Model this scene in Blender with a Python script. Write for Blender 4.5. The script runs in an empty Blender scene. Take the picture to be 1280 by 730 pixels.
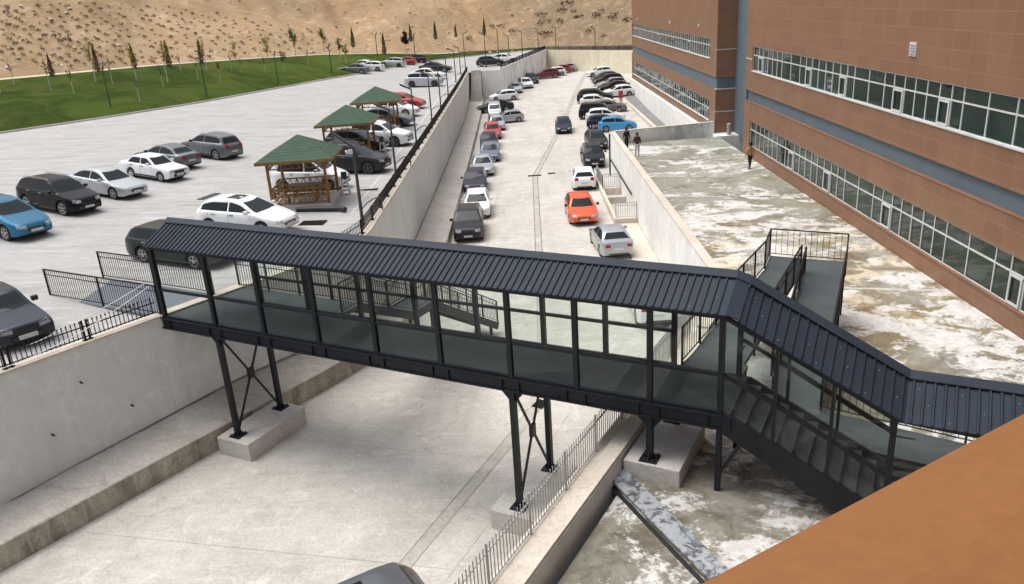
import bpy, bmesh, math, random
from mathutils import Vector, Matrix
from mathutils.bvhtree import BVHTree
random.seed(7)
C = bpy.context.scene.collection
R = math.radians
ZC = 13.5                                   # height of the camera above the lane

# ------------------------------------------------------------------ materials
def nodes(name):
    m = bpy.data.materials.new(name); m.use_nodes = True
    nt = m.node_tree; b = nt.nodes['Principled BSDF']
    return m, nt, b
def nd(nt, typ, **kw):
    n = nt.nodes.new(typ)
    for k, v in kw.items():
        if k in n.inputs: n.inputs[k].default_value = v
        else: setattr(n, k, v)
    return n
def pos(nt, scale=(1, 1, 1), rot=0.0, obj=False):
    mp = nt.nodes.new('ShaderNodeMapping'); mp.inputs['Scale'].default_value = scale
    mp.inputs['Rotation'].default_value = (0, 0, rot)
    if obj:
        g = nt.nodes.new('ShaderNodeTexCoord'); nt.links.new(g.outputs['Object'], mp.inputs[0])
    else:
        g = nt.nodes.new('ShaderNodeNewGeometry'); nt.links.new(g.outputs['Position'], mp.inputs[0])
    return mp.outputs[0]
def noise(nt, vec, scale, detail=6, rough=.6, dist=0.0):
    n = nd(nt, 'ShaderNodeTexNoise', Scale=scale, Detail=detail, Roughness=rough, Distortion=dist)
    nt.links.new(vec, n.inputs['Vector']); return n.outputs['Fac']
def rmp(nt, fac, a, b, ca=0.0, cb=1.0):
    r = nt.nodes.new('ShaderNodeMapRange'); r.inputs[1].default_value = a; r.inputs[2].default_value = b
    r.inputs[3].default_value = ca; r.inputs[4].default_value = cb
    nt.links.new(fac, r.inputs[0]); return r.outputs[0]
def mixc(nt, fac, a, b, mode='MIX'):
    m = nt.nodes.new('ShaderNodeMix'); m.data_type = 'RGBA'; m.blend_type = mode
    for i, v in ((0, fac), (6, a), (7, b)):
        if isinstance(v, (int, float)): m.inputs[i].default_value = v
        elif isinstance(v, (tuple, list)): m.inputs[i].default_value = tuple(v) + (1,) * (4 - len(v))
        else: nt.links.new(v, m.inputs[i])
    return m.outputs[2]
def mth(nt, op, a, b=0.0):
    m = nt.nodes.new('ShaderNodeMath'); m.operation = op
    for i, v in ((0, a), (1, b)):
        if isinstance(v, (int, float)): m.inputs[i].default_value = v
        else: nt.links.new(v, m.inputs[i])
    return m.outputs[0]
def bump(nt, b, h, strength=.3, dist=.02):
    n = nd(nt, 'ShaderNodeBump', Strength=strength, Distance=dist)
    nt.links.new(h, n.inputs['Height']); nt.links.new(n.outputs[0], b.inputs['Normal'])
def vary(name, col, col2=None, scale=3.0, rough=.7, metal=0.0, amt=1.0, obj=False, spec=None, grain=0.12, coat=0):
    m, nt, b = nodes(name); col2 = col2 or tuple(c * .7 for c in col)
    p = pos(nt, obj=obj)
    c = mixc(nt, rmp(nt, noise(nt, p, scale, 8, .65), .35, .7, 0, amt), col, col2)
    g = noise(nt, p, scale * 25, 4, .7)
    c = mixc(nt, grain, c, mixc(nt, g, (0, 0, 0), (1, 1, 1)), 'OVERLAY')
    nt.links.new(c, b.inputs['Base Color'])
    b.inputs['Roughness'].default_value = rough; b.inputs['Metallic'].default_value = metal
    if spec is not None: b.inputs['Specular IOR Level'].default_value = spec
    if coat: b.inputs['Coat Weight'].default_value = coat
    return m

def concrete(name, base, dirt, dark, stain=.5, streak=None, vert=False, cracks=True, rough=.85, dirt_lim=(.45, .7), grain=.22, spots=0):
    m, nt, b = nodes(name)
    p = pos(nt)
    n1 = noise(nt, p, .22, 9, .62, .6); n2 = noise(nt, p, 1.7, 9, .7, .3); n3 = noise(nt, p, 14, 6, .75)
    c = mixc(nt, rmp(nt, n1, dirt_lim[0] - .1, dirt_lim[1]), base, dirt)
    c = mixc(nt, rmp(nt, n2, .5, .78, 0, stain), c, dark)
    light = tuple(min(1, v * 1.25) for v in base)
    c = mixc(nt, rmp(nt, noise(nt, p, .9, 10, .75, 1.2), .52, .66, 0, .55), c, light)
    if streak:
        ps = pos(nt, streak[0], streak[1] if len(streak) > 1 else 0)
        c = mixc(nt, rmp(nt, noise(nt, ps, 1.0, 7, .65), .5, .75, 0, streak[2]), c, dark)
        c = mixc(nt, rmp(nt, noise(nt, ps, 2.3, 7, .65), .52, .7, 0, streak[2]), c, light)
    c = mixc(nt, grain, c, mixc(nt, rmp(nt, n3, .3, .7), (0, 0, 0), (1, 1, 1)), 'OVERLAY')
    if spots:
        c = mixc(nt, rmp(nt, noise(nt, p, 1.5, 3, .5, .4), .70, .74, 0, spots), c, tuple(v * .45 for v in base))
        c = mixc(nt, rmp(nt, noise(nt, pos(nt, (1.1, .07, 1), 0), 1.0, 5, .6), .5, .72, 0, .2), c, dark)
    if cracks:
        v = nd(nt, 'ShaderNodeTexVoronoi', Scale=.16); v.feature = 'DISTANCE_TO_EDGE'
        w = nt.nodes.new('ShaderNodeVectorMath'); w.operation = 'ADD'
        wn = nd(nt, 'ShaderNodeTexNoise', Scale=.7, Detail=6); nt.links.new(p, wn.inputs['Vector'])
        sc = nt.nodes.new('ShaderNodeVectorMath'); sc.operation = 'SCALE'; sc.inputs['Scale'].default_value = 2.2
        nt.links.new(wn.outputs['Color'], sc.inputs[0]); nt.links.new(p, w.inputs[0]); nt.links.new(sc.outputs[0], w.inputs[1])
        nt.links.new(w.outputs[0], v.inputs['Vector'])
        k = rmp(nt, v.outputs['Distance'], .0015, .006, .45, 0)
        k = mth(nt, 'MULTIPLY', k, rmp(nt, n1, .4, .6))
        c = mixc(nt, k, c, dark)
    nt.links.new(c, b.inputs['Base Color'])
    nt.links.new(rmp(nt, n2, .3, .7, rough - .12, rough + .08), b.inputs['Roughness'])
    bump(nt, b, mth(nt, 'ADD', n3, n2), .25, .01)
    return m

M = {}
M['lane'] = concrete('lane_concrete', (.53, .50, .455), (.415, .39, .35), (.25, .23, .195), .45, ((.35, 2.2, 1), -.5, .3), spots=.4)
M['walk'] = concrete('walkway_concrete', (.49, .46, .41), (.40, .37, .33), (.22, .20, .17), .4, ((.5, 2.5, 1), .6, .35))
M['curb'] = concrete('curb_concrete', (.44, .41, .34), (.30, .275, .215), (.10, .088, .065), .95, ((1.6, 1.6, .3), 0, .8), cracks=False)
M['grey_wall'] = concrete('grey_wall', (.645, .675, .66), (.585, .61, .595), (.35, .355, .33), .16, ((.9, .9, .12), 0, .28), cracks=False, grain=.06)
M['pad'] = concrete('plinth_concrete', (.52, .50, .46), (.44, .42, .385), (.24, .23, .2), .4, cracks=False)
M['coping'] = concrete('coping_concrete', (.60, .54, .46), (.50, .44, .36), (.3, .26, .21), .35, cracks=False)
M['white_wall'] = concrete('white_painted_wall', (.80, .79, .76), (.72, .70, .66), (.42, .40, .36), .2, ((1.5, 1.5, .15), 0, .3), cracks=False, grain=.08)
M['yellow_wall'] = concrete('cream_wall', (.82, .77, .60), (.76, .69, .50), (.55, .46, .3), .45, ((.6, .6, .12), 0, .5), cracks=False)
M['dirty_white'] = concrete('stained_white_wall', (.84, .83, .80), (.70, .68, .65), (.32, .31, .29), .4, ((.5, .5, .2), 0, .9), cracks=False)

def make_lot():
    m, nt, b = nodes('interlocking_paving')
    p = pos(nt, rot=R(12))
    br = nd(nt, 'ShaderNodeTexBrick', Scale=1.0); br.inputs['Brick Width'].default_value = .22
    br.inputs['Row Height'].default_value = .17; br.inputs['Mortar Size'].default_value = .008
    br.inputs['Color1'].default_value = (.385, .38, .37, 1); br.inputs['Color2'].default_value = (.355, .348, .337, 1)
    br.inputs['Mortar'].default_value = (.29, .28, .27, 1); nt.links.new(p, br.inputs['Vector'])
    c = br.outputs['Color']
    ps = pos(nt, (.22, 1.3, 1), R(-8))
    s = noise(nt, ps, 1.1, 9, .68, .5)
    c = mixc(nt, rmp(nt, s, .5, .62, 0, .75), c, (.265, .255, .24))
    c = mixc(nt, rmp(nt, noise(nt, ps, 2.9, 8, .7), .52, .64, 0, .6), c, (.52, .52, .51))
    c = mixc(nt, rmp(nt, noise(nt, pos(nt), .35, 8, .65, .8), .5, .72, 0, .5), c, (.31, .28, .235))
    nt.links.new(c, b.inputs['Base Color']); b.inputs['Roughness'].default_value = .85
    bump(nt, b, noise(nt, p, 18, 4), .2, .01)
    return m
M['lot'] = make_lot()

def make_terrace():
    m, nt, b = nodes('weathered_roof_terrace')
    p = pos(nt); ps = pos(nt, (.55, 1.0, 1), R(0))
    big = noise(nt, ps, .28, 10, .66, 1.1); mid = noise(nt, p, .85, 12, .72, .9); fine = noise(nt, p, 6.0, 10, .8, .6)
    mix_ = mth(nt, 'ADD', mth(nt, 'MULTIPLY', big, .55), mth(nt, 'ADD', mth(nt, 'MULTIPLY', mid, .45), mth(nt, 'MULTIPLY', fine, .2)))
    grey = mixc(nt, rmp(nt, noise(nt, p, .5, 8, .7), .4, .62), (.33, .315, .275), (.18, .160, .11))
    grey = mixc(nt, rmp(nt, noise(nt, p, .33, 8, .65, .6), .5, .58, 0, .75), grey, (.215, .18, .10))
    grey = mixc(nt, rmp(nt, noise(nt, ps, 1.1, 12, .82, 1.8), .53, .62, 0, .75), grey, (.075, .07, .062))
    white = mixc(nt, rmp(nt, noise(nt, p, 1.6, 8, .75), .42, .7), (.64, .63, .605), (.42, .40, .365))
    white = mixc(nt, rmp(nt, noise(nt, p, 9, 10, .85, .5), .5, .66, 0, .6), white, (.30, .285, .26))
    grey = mixc(nt, rmp(nt, noise(nt, p, 7, 10, .85, .8), .52, .66, 0, .6), grey, (.42, .40, .36))
    g2 = nt.nodes.new('ShaderNodeSeparateXYZ'); nt.links.new(pos(nt), g2.inputs[0]); yy = g2.outputs[1]
    nearz = rmp(nt, yy, 19, 24, 1, 0); farz = rmp(nt, yy, 36, 46, 0, 1); midz = mth(nt, 'MULTIPLY', rmp(nt, yy, 20, 24, 0, 1), rmp(nt, yy, 36, 42, 1, 0))
    grey = mixc(nt, mth(nt, 'MULTIPLY', nearz, rmp(nt, noise(nt, p, .55, 10, .75, .9), .38, .56, .35, 1)), grey, mixc(nt, rmp(nt, noise(nt, p, 1.1, 9, .75, .8), .42, .6), (.11, .095, .068), (.25, .235, .19)))
    grey = mixc(nt, mth(nt, 'MULTIPLY', midz, rmp(nt, noise(nt, pos(nt, (.8, 1, 1)), .27, 9, .62, .5), .5, .53, 0, .85)), grey, mixc(nt, mid, (.25, .19, .09), (.15, .11, .05)))
    grey = mixc(nt, mth(nt, 'MULTIPLY', farz, .6), grey, mixc(nt, rmp(nt, mid, .4, .6), (.30, .305, .24), (.17, .17, .135)))
    ws = rmp(nt, mth(nt, 'SUBTRACT', mth(nt, 'SUBTRACT', mix_, mth(nt, 'MULTIPLY', farz, .022)), mth(nt, 'MULTIPLY', nearz, .006)), .592, .630)
    c = mixc(nt, ws, grey, white)
    # creamy bleached zone beyond the ramp
    g = nt.nodes.new('ShaderNodeSeparateXYZ'); nt.links.new(pos(nt), g.inputs[0])
    near = rmp(nt, mth(nt, 'ABSOLUTE', mth(nt, 'SUBTRACT', g.outputs[1], 31.0)), 3.0, 8.0, 1, 0)
    c = mixc(nt, mth(nt, 'MULTIPLY', near, rmp(nt, noise(nt, p, .8, 9, .7, 1), .52, .6, 0, .7)), c, (.66, .57, .42))
    rust = rmp(nt, noise(nt, p, .42, 7, .65, .5), .6, .68, 0, .7)
    c = mixc(nt, rust, c, (.16, .085, .03))
    nt.links.new(c, b.inputs['Base Color'])
    wet = rmp(nt, noise(nt, p, .36, 6, .6, .3), .5, .58, .75, .22)
    nt.links.new(mixc(nt, ws, wet, (.8, .8, .8)), b.inputs['Roughness'])
    bump(nt, b, mix_, .35, .02)
    return m
M['terrace'] = make_terrace()

def make_hill():
    m, nt, b = nodes('dry_sandy_hillside')
    p = pos(nt); ps = pos(nt, (1, 1, 2.5), 0)
    c = mixc(nt, rmp(nt, noise(nt, p, .06, 8, .6, .5), .4, .62), (.40, .275, .155), (.39, .245, .12))
    c = mixc(nt, rmp(nt, noise(nt, ps, .5, 10, .75, .8), .48, .7, 0, .75), c, (.27, .17, .09))
    c = mixc(nt, rmp(nt, noise(nt, ps, .21, 10, .72, 1.6), .52, .64, 0, .55), c, (.58, .45, .30))
    c = mixc(nt, rmp(nt, noise(nt, p, 2.4, 10, .85), .56, .66, 0, .6), c, (.60, .50, .36))
    c = mixc(nt, rmp(nt, noise(nt, p, 1.7, 11, .88), .56, .66, 0, .5), c, (.20, .14, .08))
    # scrubby darker ground towards the right-hand end
    g = nt.nodes.new('ShaderNodeSeparateXYZ'); nt.links.new(p, g.inputs[0])
    right = rmp(nt, g.outputs[0], -12, 8, 0, .95)
    c = mixc(nt, mth(nt, 'MULTIPLY', right, rmp(nt, noise(nt, p, .35, 10, .8, 1), .34, .52)), c, (.20, .145, .085))
    nt.links.new(c, b.inputs['Base Color']); b.inputs['Roughness'].default_value = .95
    bump(nt, b, noise(nt, p, 1.2, 10, .75), .9, .25)
    return m
M['hill'] = make_hill()

def make_grass():
    m, nt, b = nodes('lawn')
    p = pos(nt)
    c = mixc(nt, rmp(nt, noise(nt, p, .13, 10, .7, .9), .42, .58), (.082, .128, .022), (.040, .072, .012))
    c = mixc(nt, rmp(nt, noise(nt, p, .3, 9, .7, .9), .5, .68, 0, .85), c, (.12, .12, .035))
    c = mixc(nt, rmp(nt, noise(nt, p, 5, 6, .8), .5, .75, 0, .6), c, (.13, .15, .04))
    nt.links.new(c, b.inputs['Base Color']); b.inputs['Roughness'].default_value = .95; b.inputs['Specular IOR Level'].default_value = .05
    bump(nt, b, noise(nt, p, 2.5, 10, .85), 1, .35)
    return m
M['grass'] = make_grass()

def make_cladding(name, c1, c2, joint, w=1.15, h=.66):
    m, nt, b = nodes(name)
    g = nt.nodes.new('ShaderNodeNewGeometry'); s = nt.nodes.new('ShaderNodeSeparateXYZ'); nt.links.new(g.outputs['Position'], s.inputs[0])
    cb = nt.nodes.new('ShaderNodeCombineXYZ')
    nt.links.new(mth(nt, 'ADD', s.outputs[1], s.outputs[0]), cb.inputs[0]); nt.links.new(mth(nt, 'ADD', s.outputs[2], .28), cb.inputs[1])
    br = nd(nt, 'ShaderNodeTexBrick', Scale=1.0); br.offset = 0.0
    br.inputs['Brick Width'].default_value = w; br.inputs['Row Height'].default_value = h
    br.inputs['Mortar Size'].default_value = .014; br.inputs['Mortar Smooth'].default_value = .3; br.inputs['Bias'].default_value = .0
    br.inputs['Color1'].default_value = c1 + (1,); br.inputs['Color2'].default_value = c2 + (1,); br.inputs['Mortar'].default_value = joint + (1,)
    nt.links.new(cb.outputs[0], br.inputs['Vector'])
    p = pos(nt, (1, 1, .25))
    c = mixc(nt, rmp(nt, noise(nt, p, .8, 9, .7), .48, .75, 0, .35), br.outputs['Color'], tuple(min(1, v * 1.35) for v in c1))
    c = mixc(nt, rmp(nt, noise(nt, p, 2.2, 8, .7), .55, .8, 0, .3), c, tuple(v * .6 for v in c1))
    nt.links.new(c, b.inputs['Base Color']); b.inputs['Roughness'].default_value = .48
    bump(nt, b, br.outputs['Fac'], -.4, .01)
    return m
M['clad'] = make_cladding('terracotta_cladding', (.232, .120, .068), (.202, .102, .058), (.285, .165, .11))
M['blue'] = vary('slate_blue_render', (.125, .165, .195), (.105, .14, .165), .6, .65, spec=.25)
M['white_frame'] = vary('white_window_frame', (.62, .63, .62), (.5, .51, .5), 2, .4, grain=.05)
M['metal'] = vary('anthracite_steel', (.012, .015, .020), (.020, .023, .028), 2.5, .45, grain=.1, obj=True, spec=.22)
M['roof'] = vary('anthracite_sheet_roof', (.030, .039, .053), (.021, .028, .040), .9, .5, .0, amt=.9, grain=.2, spec=.12)
M['rubber'] = vary('dark_deck_floor', (.062, .074, .078), (.09, .102, .104), .8, .65, grain=.3, spec=.1)
M['ramp'] = vary('blue_grey_ramp_plate', (.10, .12, .155), (.14, .155, .175), .8, .5, grain=.25)
M['stairs'] = vary('stair_checker_plate', (.07, .082, .085), (.12, .13, .13), 1.5, .55, grain=.3, spec=.25)
M['iron'] = vary('black_painted_iron', (.012, .010, .011), (.02, .014, .012), 5, .55, spec=.25)
M['galv'] = vary('galvanised_rail', (.42, .43, .43), (.3, .3, .29), 4, .45, .3)
M['pole'] = vary('lamp_pole_paint', (.035, .045, .055), (.06, .06, .06), 5, .45)
M['timber'] = vary('varnished_timber', (.26, .125, .028), (.15, .07, .018), 6, .55, grain=.3)
M['felt'] = vary('green_roof_shingle', (.040, .085, .048), (.028, .064, .036), 1.6, .85, grain=.35)
M['tyre'] = vary('tyre_rubber', (.015, .015, .016), (.03, .03, .03), 6, .8)
M['rim'] = vary('alloy_rim', (.45, .46, .47), (.25, .25, .26), 8, .3, .8)
M['dark_rim'] = vary('dark_rim', (.06, .06, .065), (.12, .12, .12), 8, .35, .7)
M['trim'] = vary('black_trim', (.012, .012, .013), (.02, .02, .02), 6, .45)
M['plate'] = vary('number_plate', (.62, .62, .60), (.5, .5, .48), 14, .5, obj=True)
M['lamp_red'] = vary('red_tail_lamp', (.33, .012, .018), (.2, .01, .012), 9, .15)
M['lamp_clear'] = vary('clear_head_lamp', (.42, .44, .46), (.25, .26, .28), 3, .12, obj=True)
M['trunk'] = vary('tree_bark', (.16, .11, .07), (.09, .06, .04), 6, .9)
M['lime'] = vary('whitewashed_trunk', (.62, .6, .54), (.38, .34, .27), 5, .9)
M['stone'] = vary('pale_rubble', (.62, .53, .42), (.38, .29, .2), .8, .9)
M['ledge'] = vary('copper_brown_ledge', (.225, .094, .031), (.19, .080, .027), .5, .55, grain=.2, spec=.25)
M['skin'] = vary('skin', (.45, .27, .19), (.4, .22, .15), 6, .6)
M['hair'] = vary('dark_hair', (.015, .012, .01), (.03, .02, .015), 20, .6)

def leafmat(name, a, b2):
    m, nt, b = nodes(name)
    oi = nt.nodes.new('ShaderNodeObjectInfo')
    c = mixc(nt, noise(nt, pos(nt), 4.5, 5, .7), a, b2)
    c = mixc(nt, rmp(nt, oi.outputs['Random'], 0, 1, 0, .35), c, tuple(v * .55 for v in a))
    nt.links.new(c, b.inputs['Base Color']); b.inputs['Roughness'].default_value = .8
    return m
M['cypress'] = leafmat('brown_green_conifer', (.21, .125, .05), (.12, .075, .03))
M['cypress_green'] = leafmat('dark_green_conifer', (.05, .08, .03), (.08, .09, .03))
M['yellow_leaf'] = leafmat('yellow_leaf', (.5, .42, .07), (.3, .27, .05))
M['olive_leaf'] = leafmat('olive_leaf', (.15, .19, .06), (.08, .11, .03))
M['purple_leaf'] = leafmat('purple_leaf', (.035, .012, .016), (.02, .01, .012))
M['red_leaf'] = leafmat('red_leaf', (.30, .05, .03), (.2, .04, .02))
M['shrub'] = leafmat('hill_shrub', (.17, .13, .065), (.10, .08, .04))

def glass(name, tint, rough=.02, refl=.35):
    m = bpy.data.materials.new(name); m.use_nodes = True; nt = m.node_tree
    nt.nodes.remove(nt.nodes['Principled BSDF'])
    o = nt.nodes['Material Output']
    t = nd(nt, 'ShaderNodeBsdfTransparent', Color=tint + (1,)); g = nd(nt, 'ShaderNodeBsdfGlossy', Roughness=rough)
    g.inputs['Color'].default_value = (.9, .95, 1, 1)
    f = nd(nt, 'ShaderNodeFresnel', IOR=1.5); mx = nt.nodes.new('ShaderNodeMixShader')
    gg = nt.nodes.new('ShaderNodeNewGeometry'); nt.links.new(mth(nt, 'MULTIPLY', mth(nt, 'SUBTRACT', 1.0, gg.outputs['Backfacing']), rmp(nt, f.outputs[0], .0, 1.0, .0, refl + .5)), mx.inputs[0])
    nt.links.new(t.outputs[0], mx.inputs[1]); nt.links.new(g.outputs[0], mx.inputs[2]); nt.links.new(mx.outputs[0], o.inputs[0])
    return m
M['glass'] = glass('bridge_glass', (.93, .955, .94), .02, .25)
def darkglass(name, a, b2, rough=.06, spec=.6, sc=.4):
    m, nt, b = nodes(name)
    c = mixc(nt, rmp(nt, noise(nt, pos(nt), sc, 6, .7), .35, .65), a, b2)
    nt.links.new(c, b.inputs['Base Color']); b.inputs['Roughness'].default_value = rough
    b.inputs['Specular IOR Level'].default_value = spec
    return m
M['facade_glass'] = darkglass('green_tinted_glazing', (.020, .044, .033), (.009, .020, .016), .04)
M['car_glass'] = darkglass('car_glass', (.012, .016, .017), (.02, .025, .026), .07, .2, 1.2)

def paint(name, col, metal=.35, rough=.3):
    m, nt, b = nodes(name)
    c = mixc(nt, rmp(nt, noise(nt, pos(nt, obj=True), 1.5, 6, .6), .4, .8, 0, .18), col, tuple(v * .8 + .004 for v in col))
    nt.links.new(c, b.inputs['Base Color'])
    b.inputs['Metallic'].default_value = metal; b.inputs['Roughness'].default_value = rough
    b.inputs['Coat Weight'].default_value = .08 if max(col) < .1 else .4; b.inputs['Specular IOR Level'].default_value = .16 if max(col) < .1 else .45; b.inputs['Coat Roughness'].default_value = .06
    return m
P = {}
for k, v in dict(white=((.78, .79, .80), 0, .35), silver=((.40, .42, .45), .5, .32), pale_silver=((.47, .49, .51), .45, .35), grey=((.10, .14, .15), .5, .32),
                 mid_grey=((.15, .16, .17), .5, .35), black=((.012, .012, .014), .1, .25), navy=((.022, .030, .058), .3, .3), teal=((.006, .13, .24), .5, .28),
                 red=((.42, .025, .03), .15, .3), dark_red=((.16, .018, .025), .3, .3), orange=((.72, .10, .02), .25, .3), sky_blue=((.04, .30, .62), .25, .3),
                 dark_green=((.030, .038, .034), .3, .3), blue_grey=((.13, .16, .21), .45, .35), slate=((.040, .047, .060), .35, .3), purple_grey=((.05, .04, .065), .35, .35),
                 charcoal=((.035, .037, .04), .4, .3)).items():
    P[k] = paint('car_paint_' + k, *v)

# ------------------------------------------------------------------ mesh helper
class MB:
    def __init__(s): s.v = []; s.f = []; s.m = []
    def add(s, vs, fs, m=0):
        o = len(s.v); s.v += [tuple(v) for v in vs]; s.f += [tuple(i + o for i in f) for f in fs]; s.m += [m] * len(fs); return s
    def box(s, x0, x1, y0, y1, z0, z1, m=0):
        return s.add([(x, y, z) for z in (z0, z1) for y in (y0, y1) for x in (x0, x1)],
                     [(0, 2, 3, 1), (4, 5, 7, 6), (0, 1, 5, 4), (2, 6, 7, 3), (0, 4, 6, 2), (1, 3, 7, 5)], m)
    def bar(s, p, q, w, h=None, up=(0, 0, 1), m=0):
        p = Vector(p); q = Vector(q); h = w if h is None else h; d = (q - p).normalized(); up = Vector(up)
        if abs(d.dot(up)) > .98: up = Vector((1, 0, 0)) if abs(up.z) > .5 else Vector((0, 0, 1))
        x = d.cross(up).normalized() * (w / 2); y = x.cross(d).normalized() * (h / 2)
        vs = [a + sx * x + sy * y for a in (p, q) for sx, sy in ((-1, -1), (1, -1), (1, 1), (-1, 1))]
        return s.add(vs, [(0, 1, 2, 3), (7, 6, 5, 4), (0, 4, 5, 1), (1, 5, 6, 2), (2, 6, 7, 3), (3, 7, 4, 0)], m)
    def tube(s, pts, r, n=8, m=0, caps=True):
        pts = [Vector(p) for p in pts]; rs = r if isinstance(r, (list, tuple)) else [r] * len(pts); vs = []
        for i, p in enumerate(pts):
            d = (pts[min(i + 1, len(pts) - 1)] - pts[max(i - 1, 0)]).normalized()
            u = d.cross(Vector((0, 0, 1))) if abs(d.z) < .95 else d.cross(Vector((0, 1, 0)))
            u.normalize(); w = d.cross(u)
            for k in range(n):
                a = 2 * math.pi * k / n; vs.append(p + (u * math.cos(a) + w * math.sin(a)) * rs[i])
        fs = [(i * n + k, i * n + (k + 1) % n, (i + 1) * n + (k + 1) % n, (i + 1) * n + k) for i in range(len(pts) - 1) for k in range(n)]
        if caps: fs += [tuple(range(n))[::-1], tuple((len(pts) - 1) * n + k for k in range(n))]
        return s.add(vs, fs, m)
    def prism(s, poly, z0, z1, m=0):
        n = len(poly); f = lambda z, p: z(p) if callable(z) else z
        vs = [(p[0], p[1], f(z0, p)) for p in poly] + [(p[0], p[1], f(z1, p)) for p in poly]
        return s.add(vs, [tuple(range(n))[::-1], tuple(range(n, 2 * n))] + [(i, (i + 1) % n, n + (i + 1) % n, n + i) for i in range(n)], m)
    def grid(s, rows, m=0):
        n = len(rows[0]); vs = [p for r in rows for p in r]
        return s.add(vs, [(i * n + k, i * n + k + 1, (i + 1) * n + k + 1, (i + 1) * n + k) for i in range(len(rows) - 1) for k in range(n - 1)], m)
    def ribbon(s, pts, w0, w1, z0, z1, m=0):
        """wall along a polyline: w0/w1 = offsets to the left of the direction, z0/z1 numbers or functions"""
        f = lambda z, p: z(p) if callable(z) else z
        L = offs(pts, w0); Q = offs(pts, w1)
        for i in range(len(pts) - 1):
            a, b, c, d = L[i], L[i + 1], Q[i + 1], Q[i]
            s.add([(p[0], p[1], f(z0, p)) for p in (a, b, c, d)] + [(p[0], p[1], f(z1, p)) for p in (a, b, c, d)],
                  [(4, 5, 6, 7), (0, 3, 2, 1), (0, 1, 5, 4), (2, 3, 7, 6)] + ([(0, 4, 7, 3)] if i == 0 else []) + ([(1, 2, 6, 5)] if i == len(pts) - 2 else []), m)
        return s
    def mesh(s, name, mats, smooth=False, sharp=35):
        me = bpy.data.meshes.new(name); me.from_pydata(s.v, [], s.f)
        for m in mats: me.materials.append(m)
        me.polygons.foreach_set('material_index', s.m)
        bm = bmesh.new(); bm.from_mesh(me); bmesh.ops.recalc_face_normals(bm, faces=bm.faces); bm.to_mesh(me); bm.free()
        if smooth:
            me.polygons.foreach_set('use_smooth', [True] * len(me.polygons)); me.set_sharp_from_angle(angle=R(sharp))
        me.update(); return me
    def build(s, name, mats, parent=None, smooth=False, sharp=35):
        mats = mats if isinstance(mats, (list, tuple)) else [mats]
        return link(name, s.mesh(name, [M[m] if isinstance(m, str) else m for m in mats], smooth, sharp), parent)
def offs(pts, w):
    out = []
    for i, p in enumerate(pts):
        a = Vector(pts[max(i - 1, 0)][:2]); b = Vector(p[:2]); c = Vector(pts[min(i + 1, len(pts) - 1)][:2])
        d1 = (b - a).normalized() if i else (c - b).normalized(); d2 = (c - b).normalized() if i < len(pts) - 1 else d1
        n1 = Vector((-d1.y, d1.x)); n2 = Vector((-d2.y, d2.x)); n = (n1 + n2).normalized()
        out.append(tuple(b + n * (w / max(.5, n.dot(n1)))))
    return out
def link(name, data, parent=None):
    o = bpy.data.objects.new(name, data); C.objects.link(o)
    if parent: o.parent = parent
    return o
def tag(o, label=None, cat=None, group=None, kind=None):
    for k, v in (('label', label), ('category', cat), ('group', group), ('kind', kind)):
        if v: o[k] = v
    return o
def empty(name, loc=(0, 0, 0), rz=0.0, **kw):
    o = link(name, None); o.location = loc; o.rotation_euler = (0, 0, rz); o.empty_display_size = .2
    return tag(o, **kw)
def copy_tree(o, parent=None):
    c = o.copy(); C.objects.link(c); c.parent = parent
    for ch in list(o.children): copy_tree(ch, c)
    return c
def lerp(a, b, t): return a + (b - a) * t
def interp(x, pts):
    if x <= pts[0][0]: return pts[0][1]
    for (x0, y0), (x1, y1) in zip(pts, pts[1:]):
        if x <= x1: return lerp(y0, y1, (x - x0) / (x1 - x0)) if x1 > x0 else y1
    return pts[-1][1]

# ------------------------------------------------------------------ the setting
def lane_z(y): return interp(y, [(0, .45), (24, .36), (45, .05), (70, 0), (95, .25), (115, 1.0), (150, 1.35)])
def lot_z(x, y=0):
    x = -x
    return 4.55 + .025 * min(max(x - 7, 0), 10) + .085 * min(max(x - 17, 0), 9) + .03 * min(max(x - 26, 0), 22)
WALL = [(-23.3, 7.0), (-14.6, 19.2), (-11.75, 23.05), (-7.2, 29.2), (-6.75, 30.3), (-6.62, 32), (-6.6, 60), (-6.7, 90), (-6.95, 113)]
WALL2 = [(-2.3, 113.0), (5.2, 149.4)]
END = [(5.2, 149.4), (18.4, 134.2), (30, 120.8)]
CURB = [(-22.25, 4.15), (-14.03, 16.88), (-7.12, 27.4), (-5.55, 30.9), (-4.9, 37), (-4.76, 45), (-5.0, 98), (-5.0, 113)]
def xwall(y):
    if y > 113: return interp(y, [(113.01, -2.3), (149.4, 5.2), (175, 5.2)])
    return interp(y, [(p[1], p[0]) for p in WALL])
def walk_z(p): return interp(p[1], [(10, 1.1), (28, 1.08), (36, .75), (45, .55), (65, .45), (95, .62), (107, 1.2), (115, 1.5)])
def foot_z(p): return interp(p[1], [(10, 1.05), (18.5, 1.14), (20.3, 1.34), (22.4, 1.5), (25, 1.7), (28, 1.6), (33, 1.2), (45, .86), (60, .82), (95, .7), (107, 1.24), (115, 1.54)])

g = MB(); ys = [-10 + 3 * i for i in range(64)]
g.grid([[(x, y, lane_z(y)) for x in (-60, -30, -15, -7, 0, 7, 15, 30)] for y in ys])
tag(g.build('road', 'lane', smooth=True), kind='structure')
g = MB(); g.grid([[(x, y, -1.5) for x in (-900, 0, 900)] for y in (-400, 300, 1200)])
tag(g.build('ground', 'hill'), kind='structure')

w = MB()
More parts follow.
